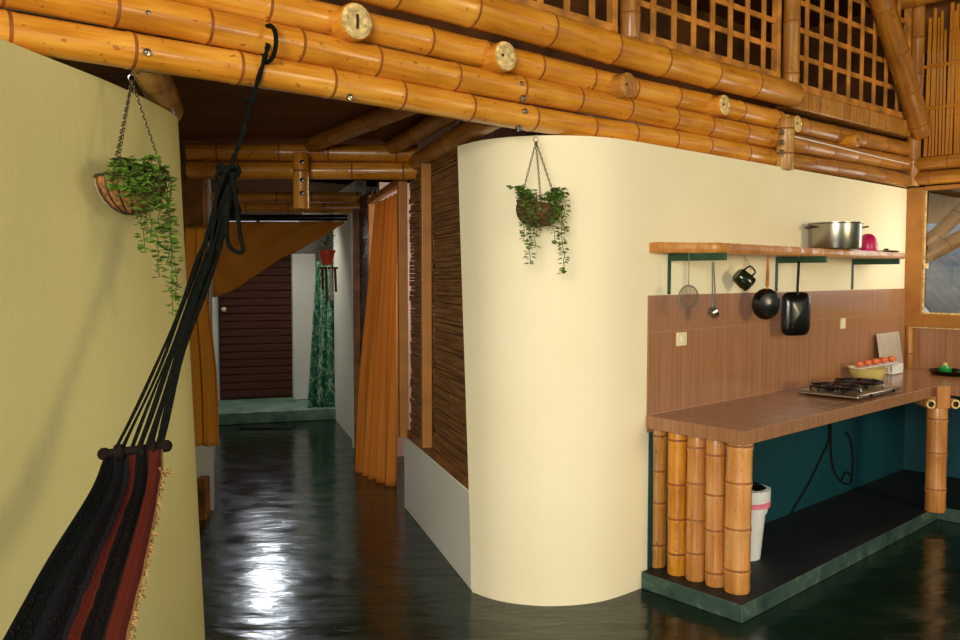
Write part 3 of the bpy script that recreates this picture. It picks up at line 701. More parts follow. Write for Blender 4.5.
# far door
dr = struct(MB().frame_box(H(6.22, .30, .13), HL * .90, HD * .05, UPZ * 1.80).build('door_1', 'door', smooth=False), 'dark brown boarded door at the end of the hall')
for k in range(19):
    MB().frame_box(H(6.215, .32, .16 + k * .09), HL * .86, HD * -.012, UPZ * .078).build('door_board', 'door', dr, smooth=False, bevel=.004)
MB().sphere(H(6.17, 1.14, 1.20), .03, 12).build('door_handle', 'ivory', dr)
tf = struct(MB().frame_box(H(6.21, .30, 1.93), HL * .90, HD * .06, UPZ * .05).frame_box(H(6.21, .30, 2.27), HL * .90, HD * .06, UPZ * .04).frame_box(H(6.21, .72, 1.95), HL * .04, HD * .06, UPZ * .35).build('added_transom', 'wood_dark', smooth=False), 'transom window added above the far door for the floor highlight')  # added out of sight to house the lamp of the floor highlight
MB().frame_box(H(6.24, .30, 1.95), HL * .90, HD * .004, UPZ * .35).build('pane', 'glass', tf, smooth=False)
# pale column and sloping white ceiling piece at the end
tag(MB().frame_box(H(5.98, .10, .13), HL * .27, HD * .18, UPZ * 1.72).build('white_column', 'white', bevel=.01), 'white square column between the far door and the fern print curtain', 'column')
tag(MB().grid([[H(6.1, .32, 1.86), H(6.1, .0, 1.86)], [H(5.2, .30, 2.42), H(5.2, .0, 2.42)]], 0).build('sloped_panel', 'white', solid=.02), 'white sloping ceiling panel above the far column', 'panel')

# curtains
def curtain(name, L, Rr, label, mat, folds, amp, bulge, rows=26, cols=70, cat='curtain', uvs=(1, 1), seed=1, hem=0.0):
    """L/Rr: lists of 3-D points down the left and right edges"""
    L = spline(L, 8); Rr = spline(Rr, 8); rd = random.Random(seed); P = []; ph = [rd.uniform(0, 6) for _ in range(4)]
    for i in range(rows + 1):
        f = i / rows; a = L[min(len(L) - 1, round(f * (len(L) - 1)))]; b = Rr[min(len(Rr) - 1, round(f * (len(Rr) - 1)))]
        fi = f * (len(L) - 1); i0 = int(fi); i1 = min(i0 + 1, len(L) - 1); a = L[i0].lerp(L[i1], fi - i0)
        fi = f * (len(Rr) - 1); i0 = int(fi); i1 = min(i0 + 1, len(Rr) - 1); b = Rr[i0].lerp(Rr[i1], fi - i0)
        row_ = []
        for j in range(cols + 1):
            g = j / cols; p = a.lerp(b, g); k = math.sin(2 * PI * folds * g + .6 * math.sin(3 * f + ph[0])) + .35 * math.sin(2 * PI * folds * 2.3 * g + ph[1] + f)
            p = p + bulge * (k * amp) * (.45 + .55 * f) + UPZ * hem * math.sin(2 * PI * folds * g) * f
            row_.append(p)
        P.append(row_)
    return tag(MB().grid(P, 0, uvs).build(name, mat, solid=.004, recalc=False, angle=180), label, cat)
cb = HL
def on_hall(px, py, w=.03): return atpl(px, py, H(0, w, 0), HD)
curtain('doorway_curtain', [atY(377, 203, 6.45), atY(370, 290, 6.62), atY(362, 380, 6.75), atY(357, 474, 6.72)],
        [atY(400.5, 192, 5.92), atY(398, 290, 6.0), atY(396.5, 380, 6.1), atY(394, 487, 6.17)], 'long orange curtain hanging in the doorway beside the slatted panel', 'orange_cloth', 5, .035, V((-.75, -.66, 0)), hem=.006)
curtain('short_curtain', [atY(185, 228, 4.75), atY(186, 300, 4.75), atY(188, 380, 4.75), atY(190, 446, 4.75)],
        [atY(209, 228, 4.85), atY(208, 290, 4.85), atY(217, 372, 4.85), atY(218, 446, 4.85)], 'short ochre curtain hanging behind the rounded left wall edge', 'ochre_cloth', 2.0, .015, V((-.3, -.95, 0)))
tag(MB().tube([atY(179, 227, 4.83), atY(213, 227, 4.83)], .011, 8).tube([atY(190, 227, 4.83), atY(190, 227, 5.46)], .008, 6).build('curtain_rod', 'wood_dark'), 'short wooden rod carrying the short ochre curtain', 'curtain rod')
# swag: tied-back curtain across the hall
tl = H(3.92, 1.20, 0); trr = H(3.64, .05, 0)
def sw(px, py): return atpl(px, py, tl, (trr - tl).normalized())
P = []
topl = [sw(208 + (346 - 208) * g / 40, 222) for g in range(41)]
botx = [(213, 297), (222, 296), (240, 288), (258, 276), (280, 261), (300, 251), (320, 240), (335, 231), (346, 224)]
bs = spline([(x, y, 0) for x, y in botx], 6); bl = [bs[round(g / 40 * (len(bs) - 1))] for g in range(41)]
for i in range(19):
    f = i / 18; rw_ = []
    for g in range(41):
        b3 = sw(bl[g].x, bl[g].y); p = topl[g].lerp(b3, f); q = g / 40
        dp = .05 * math.sin(PI * f) * (1 - q) + .022 * math.sin(16 * (q + f * .55)) * math.sin(PI * min(1, f + .15)) + .012 * math.sin(31 * q - 9 * f)
        rw_.append(p + V((-.3, -.95, 0)) * (dp + .05))
    P.append(rw_)
tag(MB().grid(P).build('swag_curtain', 'ochre_cloth', solid=.004, recalc=False, angle=180), 'ochre curtain tied across the hallway in a triangular swag', 'curtain')
tag(MB().tube([sw(206, 218) + V((0, -.03, 0)), sw(348, 218) + V((0, -.03, 0))], .028, 12).build('curtain_rod', 'iron'), 'dark rod carrying the ochre swag', 'curtain rod')
curtain('fern_print_curtain', [atY(317, 262, 9.15), atY(314, 300, 9.15), atY(311, 350, 9.15), atY(307, 408, 9.15)], [atY(334, 262, 9.2), atY(336, 300, 9.2), atY(337, 350, 9.2), atY(337, 408, 9.2)],
        'green curtain with pale fern print standing on the step', 'green_cloth', 3, .03, V((0, -1, 0)), uvs=(.6, 1.5))
tag(MB().frame_box(atz(239, 429, .002), V((.55, 0, 0)), V((0, .22, 0)), UPZ * .012).build('door_mat', 'iron', bevel=.003), 'dark flat door mat in front of the green step', 'mat')
# red flower pot with a plant, and hanging wooden strips
pc = atY(327, 265, 8.2)
t = thing('flower_pot', pc, 'small red-orange flower pot hung high at the hallway end', 'flower pot')
MB().lathe([(.0005, 0), (.055, 0), (.075, .12), (.085, .12), (.085, .145), (.07, .145), (.06, .1), (.0005, .1)], pc, UPZ, 20).build('pot', 'red', t)
fl = MB(); rd = random.Random(8)
for k in range(46):
    a = rd.uniform(0, 2 * PI); r = rd.uniform(.01, .09); c = pc + V((math.cos(a) * r, math.sin(a) * r, .15 + rd.uniform(0, .26) * (1 - r / .14)))
    d = V((math.cos(a), math.sin(a), rd.uniform(-.2, 1))).normalized() * .035; s__ = d.cross(UPZ).normalized() * .014; fl.grid([[c - s__ * .3, c + s__ * .3], [c + d * .5 - s__, c + d * .5 + s__], [c + d - s__ * .1, c + d + s__ * .1]])
fl.build('leaves', 'leaf', t, recalc=False)
MB().tube([pc + V((0, 0, .14)), pc + V((.0, 0, .32))], .003, 5).build('hanger', 'iron', t)
t = thing('wind_chime', atY(328, 300, 8.1), 'hanging bundle of slim maroon wooden strips below the red flower pot', 'wind chime')
for k, (x, y0, y1) in enumerate(((322, 268, 290), (326, 268, 302), (331, 268, 300), (335, 268, 292))):
    MB().tube([atY(x, y0, 8.1), atY(x + 1, y1, 8.1)], .012, 8).build('strip', 'maroon' if k != 2 else 'pinkish', t)
MB().tube([atY(319, 268, 8.1), atY(338, 268, 8.1)], .01, 8).build('top_bar', 'maroon', t)

# ================================================================== HANGING PLANTERS
def leaf(mb, c, d, sz, rd, mi=1):
    d = d.normalized(); s = d.cross(V((rd.uniform(-.4, .4), rd.uniform(-.4, .4), 1))).normalized() * sz * .5; n = d.cross(s).normalized() * sz * .12
    b = len(mb.v); mb.v += [c, c + d * sz * .35 + s - n, c + d * sz * .5 + n * .5, c + d * sz * .35 - s - n, c + d * sz, c + d * sz * .75 + s * .55, c + d * sz * .75 - s * .55]
    for q in ((0, 1, 2), (0, 2, 3), (1, 5, 2), (5, 4, 2), (2, 4, 6), (2, 6, 3)): mb.face([b + k for k in q], mi)
def chain(mb, p0, p1, link=.017):
    L = (p1 - p0).length; n = max(2, int(L / (link * .72))); d = (p1 - p0).normalized(); a = d.cross(V((.3, 1, .1))).normalized(); b = d.cross(a)
    for k in range(n):
        c = p0 + d * (k + .5) * L / n; mb.torus(c, link * .30, link * .085, a if k % 2 else b, 8, 4, 0, 1.0) if False else mb.tube([c - d * link * .45, c - d * link * .2 + (b if k % 2 else a) * link * .24, c + d * link * .2 + (b if k % 2 else a) * link * .24, c + d * link * .45, c + d * link * .2 - (b if k % 2 else a) * link * .24, c - d * link * .2 - (b if k % 2 else a) * link * .24, c - d * link * .45], link * .10, 4)
def planter(c, r, hook, h, label, mat, rims, vines, tilt, seed):
    """c rim centre; hook attachment point; h basket depth; vines list of (dx, dy, length)"""
    rd = random.Random(seed); t = thing('hanging_planter', hook, label, 'hanging planter')
    ax = V((math.sin(tilt), 0, math.cos(tilt)))
    prof = [(max(.0005, r * math.sin(a)), -h * math.cos(a)) for a in [PI / 2 * k / 8 for k in range(9)]] + [(r * .93, 0), (r * .9, -.015)]
    b = MB().lathe(prof + [(.0005, -.02)], c, ax, 28); rd2 = random.Random(seed)
    for i in range(len(b.v)): b.v[i] = b.v[i] + V((rd2.uniform(-1, 1), rd2.uniform(-1, 1), rd2.uniform(-1, 1))) * .003
    b.build('basket', mat, t)
    rm = MB().torus(c, r, .006, ax, 28, 6)
    for k in range(8):
        a = PI * k / 8; x = V((math.cos(a), math.sin(a), 0)); rm.tube([c + x * r * math.cos(q) * 1.01 - ax * h * 1.02 * math.sin(q) for q in [PI * j / 14 for j in range(15)]], .0028, 5)
    rm.build('wire_frame', rims, t)
    MB().lathe([(.0005, -.012), (r * .9, -.012), (r * .7, .004), (.0005, .01)], c, ax, 20).build('soil', 'soil', t)
    ring = hook - UPZ * .035
    for k in range(3):
        a = 2 * PI * k / 3 + .5; x = V((math.cos(a), math.sin(a), 0)); e = c + x * r * .98 - ax * 0 + UPZ * (-math.sin(tilt) * x.x * r)
        cb_ = MB(); chain(cb_, ring, e); cb_.build('chain', 'chain', t)
    MB().torus(ring + UPZ * .01, .011, .0022, V((0, 1, 0)), 12, 5).tube([ring + UPZ * .02, hook + UPZ * .0], .0025, 6).build('hook', 'steel', t)
    for (dx, dy, ln, sp) in vines:
        vb = MB(); p = c + V((dx, dy, .015)); pts = [p]; d = V((dx, dy, 0)).normalized(); out = V((dx, dy, 0)) ; n = max(4, int(abs(ln) / .03) + 3)
        if ln < 0:                                              # upright or arching sprig
            for k in range(n): pts.append(pts[-1] + (d * .4 + UPZ * (1 - k / n * 1.3) + V((rd.uniform(-.4, .4), rd.uniform(-.3, .3), 0))).normalized() * (-ln / n))
        else:
            e = c + d * (r + .012) + UPZ * -.0; pts.append((p + e) / 2 + UPZ * .025); pts.append(e + UPZ * .008)
            for k in range(n): pts.append(pts[-1] + V((rd.uniform(-sp, sp), rd.uniform(-sp * .35, sp * .1), -1)).normalized() * (ln / n))
        vb.tube(spline(pts, 2), .0016, 5, mi=0)
        sp_ = spline(pts, 3)
        for q in sp_[1:]:
            for _ in range(2 if rd.random() < .35 else 1):
                a = rd.uniform(0, 2 * PI); leaf(vb, q + V((math.cos(a), math.sin(a) - .3, rd.uniform(-.3, .3))) * .007, V((math.cos(a), math.sin(a) * .8 - .3, rd.uniform(-.5, .5))), rd.uniform(.015, .030), rd)
        vb.build('vine', ['stem', 'leaf'], t, recalc=False)
    return t
Y1 = 2.74
c = atY(131, 178, Y1); hk = atY(131.5, 70, Y1); rr0 = 32.5 / F * Y1
vin = [(.05, -.03, .12, .3), (.07, -.05, .22, .4), (.085, -.03, .34, .35), (.09, .0, .46, .25), (.085, .02, .30, .5), (.04, -.08, .10, .4), (.06, -.07, .26, .45), (.095, -.01, .40, .3)] + \
      [(random.uniform(-.04, .09), random.uniform(-.05, .06), -random.uniform(.03, .09), 0) for _ in range(10)] + [(random.uniform(-.01, .08), -.085, random.uniform(.03, .12), .4) for _ in range(7)]
planter(c, rr0, hk, .118, 'hanging coir basket of trailing ivy beside the left wall', 'coir', 'chain', vin, 0, 3)
Y2 = 3.80
c = atY(540, 205, Y2); hk = atY(536, 134, Y2)
vin = [(-.06, -.05, .18, .35), (-.04, -.07, .28, .3), (.0, -.09, .16, .5), (.05, -.07, .20, .6), (.06, -.06, .32, .25), (.04, -.08, .12, .6), (-.02, -.09, .22, .5), (.08, -.02, .14, .5)] + \
      [(random.uniform(-.08, -.03), random.uniform(-.05, .03), -random.uniform(.05, .12), 0) for _ in range(9)] + [(random.uniform(0, .09), random.uniform(-.05, .03), -random.uniform(.04, .09), 0) for _ in range(9)]
vin = [v for v in vin if abs(v[0]) > 1e-3] 
planter(c, 23 / F * Y2, hk, .10, 'hanging woven basket of trailing ivy on the cream rounded wall', 'coir_dark', 'coir_dark', vin, math.radians(10), 5)

# ================================================================== HAMMOCK
ht = thing('hammock', onB(265, 57, .07), 'dark striped hammock with red bands hung by black cords from the bamboo', 'hammock')
rp = [onB(268, 44, .075), onB(265, 57, .08), atY(252, 100, 2.93), atY(242, 135, 2.86), atY(233, 160, 2.80), atY(229, 172, 2.78)]
tw = spline(rp, 6); mb = MB()
for ph in (0, PI):
    mb.tube([p + V((math.cos(i * 1.1 + ph), math.sin(i * 1.1 + ph), 0)) * .004 for i, p in enumerate(tw)], .006, 6)
mb.torus(onB(268, 44, .07), .062, .008, BD, 20, 6); mb.build('suspension_rope', 'rope', ht)
kn = atY(228, 178, 2.76); mb = MB(); rd = random.Random(4)
for k in range(16): mb.torus(kn + V((rd.uniform(-.022, .018), rd.uniform(-.012, .012), rd.uniform(-.13, .03))), rd.uniform(.018, .034), .008, V((rd.uniform(-1, 1), rd.uniform(-1, 1), rd.uniform(-1, 1))), 14, 6)
mb.build('knot', 'rope', ht); kn2 = atY(247, 100, 2.93); MB().torus(kn2, .010, .007, V((.3, 0, 1)), 12, 6).build('knot', 'rope', ht)
mb = MB()
for pts in ([(232, 172), (236, 200), (240, 235), (243, 250), (237, 252), (228, 243), (227, 215), (229, 185)], [(224, 175), (216, 200), (214, 225), (220, 240), (226, 225), (230, 190)]):
    mb.tube(spline([atY(x, y, 2.70 - i * .002) for i, (x, y) in enumerate(pts)], 6), .0075, 7)
mb.build('loose_rope_end', 'rope', ht)
# bundle below the knot and fan of cords to the spreader bar
BA = atY(104, 454, 2.28); BB = atY(166, 446, 2.34)
mid = [atY(x, y, Y) for x, y, Y in ((229, 176, 2.76), (222, 200, 2.73), (213, 235, 2.68), (206, 262, 2.64))]
for k in range(14):
    g = [0, .03, .16, .19, .34, .37, .5, .54, .70, .74, .78, .90, .95, 1][k]; e = BA.lerp(BB, .14 + .78 * g)
    off = (BB - BA).normalized() * (g - .5); rr2 = random.Random(k)
    pts = [mid[0] + off * .02, mid[1] + off * .035 + V((0, rr2.uniform(-.02, .02), 0)), mid[2] + off * .05 + V((0, rr2.uniform(-.025, .025), 0)), mid[3] + off * .06 + V((0, rr2.uniform(-.02, .02), 0)), mid[3].lerp(e, .5), e]
    s_ = spline(pts, 6); cbm = MB(); cbm.tube([p + V((math.cos(i * .9 + k), math.sin(i * .9 + k), 0)) * .0018 for i, p in enumerate(s_)], .0036 if g < .45 else .0055, 6); cbm.build('cord', 'rope', ht)
sb = MB().tube([BA, BB], .0125, 12); sb.build('spreader_bar', 'black', ht)
mb = MB()
for q in (BA, BB): mb.sphere(q, .018, 12)
for g in (.2, .27, .6, .8): mb.torus(BA.lerp(BB, g), .015, .008, (BB - BA), 12, 6)
mb.build('bar_knot', 'black', ht)
# cloth: down to the sag, under the camera's view and up to a second bar
path = [((BA + BB) / 2, .075), (atY(126, 490, 2.22), .085), (atY(98, 560, 2.02), .115), (atY(66, 640, 1.84), .135), (atY(35, 730, 1.66), .17), (V((-.98, 1.25, .60)), .24), (V((-1.0, .7, .56)), .26), (V((-1.03, .1, .70)), .2), (V((-1.08, -.4, .95)), .11), (V((-1.12, -.75, 1.15)), .075)]
cs = spline([p for p, _ in path], 8); wsn = spline([V((w_, 0, 0)) for _, w_ in path], 8); Pc = []
rd = random.Random(6)
for i, (p, w_) in enumerate(zip(cs, wsn)):
    t_ = (cs[min(i + 1, len(cs) - 1)] - cs[max(i - 1, 0)]).normalized(); sd = V((1, .12, .0)); sd = (sd - t_ * sd.dot(t_)).normalized(); nn = sd.cross(t_).normalized()
    if nn.z < 0 : nn = -nn
    row_ = []
    for j in range(33):
        g = j / 32 * 2 - 1; deep = .045 + .10 * min(1, max(0, (i - 10) / 25)) * (w_.x / .2)
        row_.append(p + sd * g * w_.x + nn * (-deep * (1 - g * g)) * min(1, i / 6) + nn * (.010 * math.sin(g * 11 + i * .05) + .006 * math.sin(g * 23 + 1)) * min(1, i / 4))
    Pc.append(row_)
MB().grid(Pc, 0, (1, 3.5)).build('cloth', 'hammock', ht, solid=.006, recalc=False, angle=180)
fr = MB(); rd = random.Random(9)
for i in range(6, len(Pc) - 6):
    for _ in range(6):
        a = Pc[i][-1].lerp(Pc[i + 1][-1], rd.random()); d = V((rd.uniform(.2, 1), rd.uniform(-.5, .3), rd.uniform(-1, .15))).normalized() * rd.uniform(.008, .020)
        fr.tube([a, a + d * .5 + V((0, 0, .002)), a + d], .0016, 4)
fr.build('fringe', 'cream_thread', ht)['kind'] = 'stuff'
mb = MB(); q = Pc[5][-1]
for _ in range(12): mb.tube([q, q + V((rd.uniform(.0, .03), rd.uniform(-.02, .02), rd.uniform(-.012, .02)))], .003, 4)
mb.build('tuft', 'cream_thread', ht)
e0 = cs[-1]; MB().tube([e0 - V((.08, 0, 0)), e0 + V((.08, 0, 0))], .0125, 12).build('spreader_bar', 'black', ht)
for k in range(6): MB().tube([e0 + V((-.06 + k * .024, 0, 0)), V((-1.3, -1.5, 1.75)), V((-1.55, -2.1, 2.15))], .006, 5).build('cord', 'rope', ht)

# ================================================================== SHELF AND WHAT HANGS THERE
sh = thing('wall_shelf', K(0, 0, 1.71), 'long live-edge wooden wall shelf on dark green brackets over the tiles', 'shelf')
rd = random.Random(12); fr_ = []
N_ = 60; UE = uK(907, .235)
for i in range(N_ + 1):
    u = .01 + (UE - .01) * i / N_; wd = .235 * min(1, .25 + (i / N_) / .10 * .75) if i / N_ < .10 else .235
    fr_.append((u, wd + rd.uniform(-.005, .005) + .006 * math.sin(u * 4)))
mb = MB(); R0 = []; R1_ = []; R2 = []; R3 = []
for i, (u, wd) in enumerate(fr_):
    th = .052 - .012 * u / 3.2 + rd.uniform(-.002, .002); z0 = 1.712
    R0.append(K(u, .002, z0)); R1_.append(K(u, wd - .01, z0)); R2.append(K(u, wd, z0 + th * .5)); R3.append(K(u, wd - .008, z0 + th)); 
R4 = [K(u, .002, 1.712 + .05) for u, _ in fr_]
mb.grid([R0, R1_, R2, R3, R4, R0], 0, (3.2, .6)); 
for e in (0, -1): mb.face([len(mb.v) - 0 + k for k in range(5)]); mb.v += [R[e] for R in (R0, R1_, R2, R3, R4)]
M['shelfwood'] = bamboo_mat('shelf_wood', (140, 84, 24), (180, 114, 36), (206, 142, 58), .45, .8)
mb.build('board', 'shelfwood', sh, angle=60)
for px in (668.5, 776, 852):
    u = uK(px); br = MB(); L_ = .31 if px > 700 else .33
    br.frame_box(K(u - .010, .003, 1.672), UD * .020, ND * L_, UPZ * .038); br.frame_box(K(u - .012, .002, 1.50), UD * .024, ND * .006, UPZ * .2)
    br.build('bracket', 'green_metal', sh, smooth=False, bevel=.002)
    MB().lathe([(.006, 0), (.006, .004), (.0005, .005)], K(u, .008, 1.52), ND, 8).build('screw', 'steel', sh)
def kp(px, py, w): return onK(px, py, w)
SZ = 1.758
# pot
pc = kp(835, 251, .162); pc.z = SZ + .002; pr_ = .154
t = thing('stock_pot', pc, 'large stainless steel stock pot on the shelf', 'pot')
MB().lathe([(.0005, 0), (pr_ * .96, 0), (pr_, .012), (pr_, .155), (pr_ + .006, .160), (pr_ + .006, .165), (pr_ - .004, .165), (pr_ - .004, .02), (.0005, .012)], pc, UPZ, 40).build('body', 'steel', t)
for s_ in (-1, 1):
    d = V((s_, -.15, 0)).normalized(); a = pc + d * (pr_) + UPZ * .135; sd = d.cross(UPZ)
    MB().tube(spline([a + sd * .04, a + sd * .035 + d * .03 + UPZ * .004, a - sd * .035 + d * .03 + UPZ * .004, a - sd * .04], 5), .005, 6).build('handle', 'iron', t)
pb = kp(867.5, 253, .14); pb.z = SZ + .002
t = MB().lathe([(.060, 0), (.062, .004), (.060, .05), (.050, .085), (.034, .108), (.018, .116), (.0005, .118)], V((pb.x, pb.y, SZ + .001)), UPZ, 28).build('plastic_bowl', 'pink')
tag(t, 'magenta plastic bowl standing upside down beside the steel pot', 'bowl')
q = kp(886, 252, .12); q.z = SZ + .001
tag(MB().lathe([(.0005, 0), (.075, 0), (.085, .006), (.08, .010), (.02, .016), (.012, .026), (.0005, .026)], q, UPZ, 24).build('pan_lid', 'iron'), 'flat dark pan lid lying on the shelf beyond the magenta bowl', 'lid')
# hanging tools
W1 = .17
def hook(parent, top, bot): MB().tube(spline([top, top.lerp(bot, .6), bot + ND * .008, bot + ND * .0 - UPZ * .006, bot - ND * .008], 4), .0016, 5).build('hook', 'steel', parent)
ZB = 1.712
# strainer
a = kp(688.5, 297, W1); top = V((a.x, a.y, ZB)); t = thing('strainer', top, 'small round wire strainer hanging from the shelf', 'strainer')
nd = (ND * .35 + V((-.24, -.97, 0))).normalized()
MB().torus(a, .048, .0035, nd, 28, 6, 0, 1.18, xdir=nd.cross(UPZ)).build('rim', 'steel', t)
mb = MB(); xd = nd.cross(UPZ).normalized(); yd = nd.cross(xd)
for k in range(-6, 7):
    g = k / 7; ww = math.sqrt(1 - g * g) * .048
    mb.tube([a + xd * g * .048 + yd * ww * 1.18 * math.sin(q_) - nd * .02 * (1 - g * g) * math.cos(q_) for q_ in [PI / 2 * (j / 4 - 1) for j in range(9)]], .0011, 4)
    mb.tube([a + yd * g * .048 * 1.18 + xd * ww * math.sin(q_) - nd * .02 * (1 - g * g) * math.cos(q_) for q_ in [PI / 2 * (j / 4 - 1) for j in range(9)]], .0011, 4)
mb.build('wire_bowl', 'mesh', t)
MB().tube([top, a + UPZ * .056], .0022, 6).build('handle', 'steel', t)
# ladle with paired handle
a = kp(714, 314, W1); t0_ = kp(713, 262, W1); top = V((t0_.x, t0_.y, ZB)); t = thing('soup_ladle', top, 'slim steel ladle hanging beside the strainer', 'ladle')
MB().tube([V((top.x, top.y, ZB)), t0_], .002, 5).build('hook', 'steel', t)
MB().bar(t0_ - UD * .006, a + UPZ * .03 - UD * .014, .010, .003, UD).bar(t0_ + UD * .006, a + UPZ * .03 + UD * .016, .010, .003, UD).build('handle', 'steel', t, smooth=False)
MB().lathe([(.0005, -.028), (.020, -.024), (.032, -.008), (.034, .006), (.030, .006), (.017, -.017), (.0005, -.021)], a + UPZ * .01, (ND * .9 + UPZ * .5).normalized(), 18).build('bowl', 'steel', t)
# mug
a = kp(743, 279, .10); t = thing('enamel_mug', a, 'small dark green shiny mug hanging tilted between ladle and frying pan', 'mug')
M['darkgreen'] = plain('dark_bottle_green_enamel', (30, 38, 16), .12, .3)
ax = (UD * .62 + UPZ * -.62 + ND * .45).normalized()
MB().lathe([(.0005, -.045), (.034, -.045), (.043, -.035), (.048, .02), (.044, .046), (.046, .05), (.042, .05), (.040, -.03), (.0005, -.035)], a, ax, 26).build('body', 'darkgreen', t)
up_ = (UD * .6 + UPZ * .8).normalized(); s_ = ax.cross(up_).normalized()
hd_ = (UPZ - ax * UPZ.dot(ax)).normalized()
MB().tube(spline([a + ax * .028 + hd_ * .042, a + ax * .03 + hd_ * .074, a - ax * .012 + hd_ * .08, a - ax * .028 + hd_ * .040], 6), .005, 8).build('handle', 'darkgreen', t)
hook(t, V((a.x, a.y, ZB)) , a + hd_ * .076)
# round frying pan
a = kp(767, 304, .15); hh_ = kp(768, 260, .15); t = thing('frying_pan', a, 'round black frying pan with a wooden handle hanging from the shelf', 'frying pan', 'pans hanging from the shelf')
nd = (ND * .6 + V((-.33, -.94, 0)) * .6).normalized(); rP = .089
MB().lathe([(.0005, -.036), (rP * .35, -.034), (rP * .72, -.026), (rP * .98, .008), (rP, .010), (rP * .94, .010), (rP * .7, -.022), (.0005, -.022)], a, -nd, 32).build('pan', 'iron', t)
MB().tube([a + UPZ * (rP - .005), a + UPZ * (rP + .035)], [.006, .006], 8).tube([hh_ + UPZ * .012, a + UPZ * (rP + .01)], [.011, .016], 10, flat=.6).build('handle', 'wood', t)
hook(t, V((hh_.x, hh_.y, ZB)), hh_ + UPZ * .01)
# rectangular griddle pan
a = kp(797, 314, .15); hh_ = kp(799, 264, .15); t = thing('frying_pan', a, 'large black rectangular griddle pan hanging from the shelf', 'frying pan', 'pans hanging from the shelf')
def rrect(cx, hw, hh, r, nrm, xd, yd, off):
    out = []
    for k in range(32):
        th = 2 * PI * k / 32; e = .38; x = abs(math.cos(th)) ** e * (1 if math.cos(th) > 0 else -1); y = abs(math.sin(th)) ** e * (1 if math.sin(th) > 0 else -1)
        out.append(cx + xd * hw * x + yd * hh * y + nrm * off)
    return out
nd = (ND * .6 + V((-.33, -.94, 0)) * .6).normalized(); xd = UPZ.cross(nd).normalized(); yd = UPZ
nd = -nd; mb = MB(); rings = [rrect(a, .0005, .0005, 0, nd, xd, yd, -.030), rrect(a, .045, .065, 0, nd, xd, yd, -.027), rrect(a, .078, .108, 0, nd, xd, yd, -.016), rrect(a, .096, .130, 0, nd, xd, yd, .012), rrect(a, .090, .124, 0, nd, xd, yd, .012), rrect(a, .073, .102, 0, nd, xd, yd, -.014), rrect(a, .0005, .0005, 0, nd, xd, yd, -.014)]
mb.grid([r + [r[0]] for r in rings]); mb.build('pan', 'iron', t)
MB().tube([a + UPZ * .115, a + UPZ * .16 , hh_ + UPZ * .02], [.012, .012, .014], 10, flat=.6).build('handle', 'iron', t)
hook(t, V((hh_.x, hh_.y, ZB)), hh_ + UPZ * .015)
# outlets
for px, py, l in ((681.5, 339, 'ivory wall outlet in the tiles near the white wall end'), (843, 323.5, 'small ivory wall outlet in the tiles above the stove')):
    a = kp(px, py, .012); t = thing('wall_outlet', a, l, 'outlet', 'outlets in the backsplash')
    MB().box(a, (.045 if px < 700 else .036), .004, .036, UD, ND, UPZ).build('cover_plate', 'ivory', t, bevel=.003)
    MB().box(a + ND * .003 , .012, .003, .018, UD, ND, UPZ).build('socket', 'whitep', t, bevel=.002)

# ================================================================== ON THE COUNTER
CZ = .889
# stove
s1 = atz(790, 391.5, CZ); s2 = atz(860, 403, CZ); s3 = atz(893, 392.5, CZ)
uS0 = (s1 - K0).dot(UD); wS0 = (s1 - K0).dot(ND); uS1 = (s3 - K0).dot(UD); wS1 = (s2 - K0).dot(ND)
uS0, uS1, wS0, wS1 = 1.27, 1.89, .15, .52
t = thing('gas_stove', K((uS0 + uS1) / 2, .3, CZ), 'flat steel two-burner table stove with black grates on the countertop', 'stove')
MB().frame_box(K(uS0, wS0, CZ + .006), UD * (uS1 - uS0), ND * (wS1 - wS0), UPZ * .022).build('body', 'steel', t, bevel=.008)
for k in range(2):
    cu = uS0 + .16 + k * .32; cw = (wS0 + wS1) / 2 - .02
    MB().lathe([(.0005, 0), (.05, 0), (.05, .012), (.035, .016), (.035, .022), (.0005, .024)], K(cu, cw, CZ + .028), UPZ, 20).build('burner', 'iron', t)
    g = MB(); z = CZ + .052
    g.torus(K(cu, cw, z), .075, .007, UPZ, 24, 6); g.torus(K(cu, cw, z), .135, .008, UPZ, 28, 6)
    for j in range(6):
        a_ = PI * j / 3 + .3; d = UD * math.cos(a_) + ND * math.sin(a_); g.tube([K(cu, cw, z + .004) + d * .03, K(cu, cw, z + .004) + d * .135, K(cu, cw, z - .023) + d * .14], .008, 6)
    g.build('grate', 'iron', t)
for k in range(2): MB().lathe([(.010, 0), (.009, .012), (.0005, .013)], K(uS0 + .16 + k * .32, wS1 - .001, CZ + .017), ND, 14).build('knob', 'iron', t)
# bowls
bc = atz(867, 380, CZ); bc.z = CZ
for k, (r, z, l) in enumerate(((.120, 0, 'cream enamel bowl, bottom of the two beside the stove'), (.128, .026, 'cream enamel bowl nested on top beside the stove'))):
    tag(MB().lathe([(.0005, z + .001), (r * .74, z + .001), (r * .80, z + .006), (r * .97, z + .055), (r, z + .06), (r * .95, z + .06), (r * .76, z + .012), (.0005, z + .008)], bc, UPZ, 32).build('enamel_bowl', 'yellowbowl'), l, 'bowl', 'nested cream bowls')
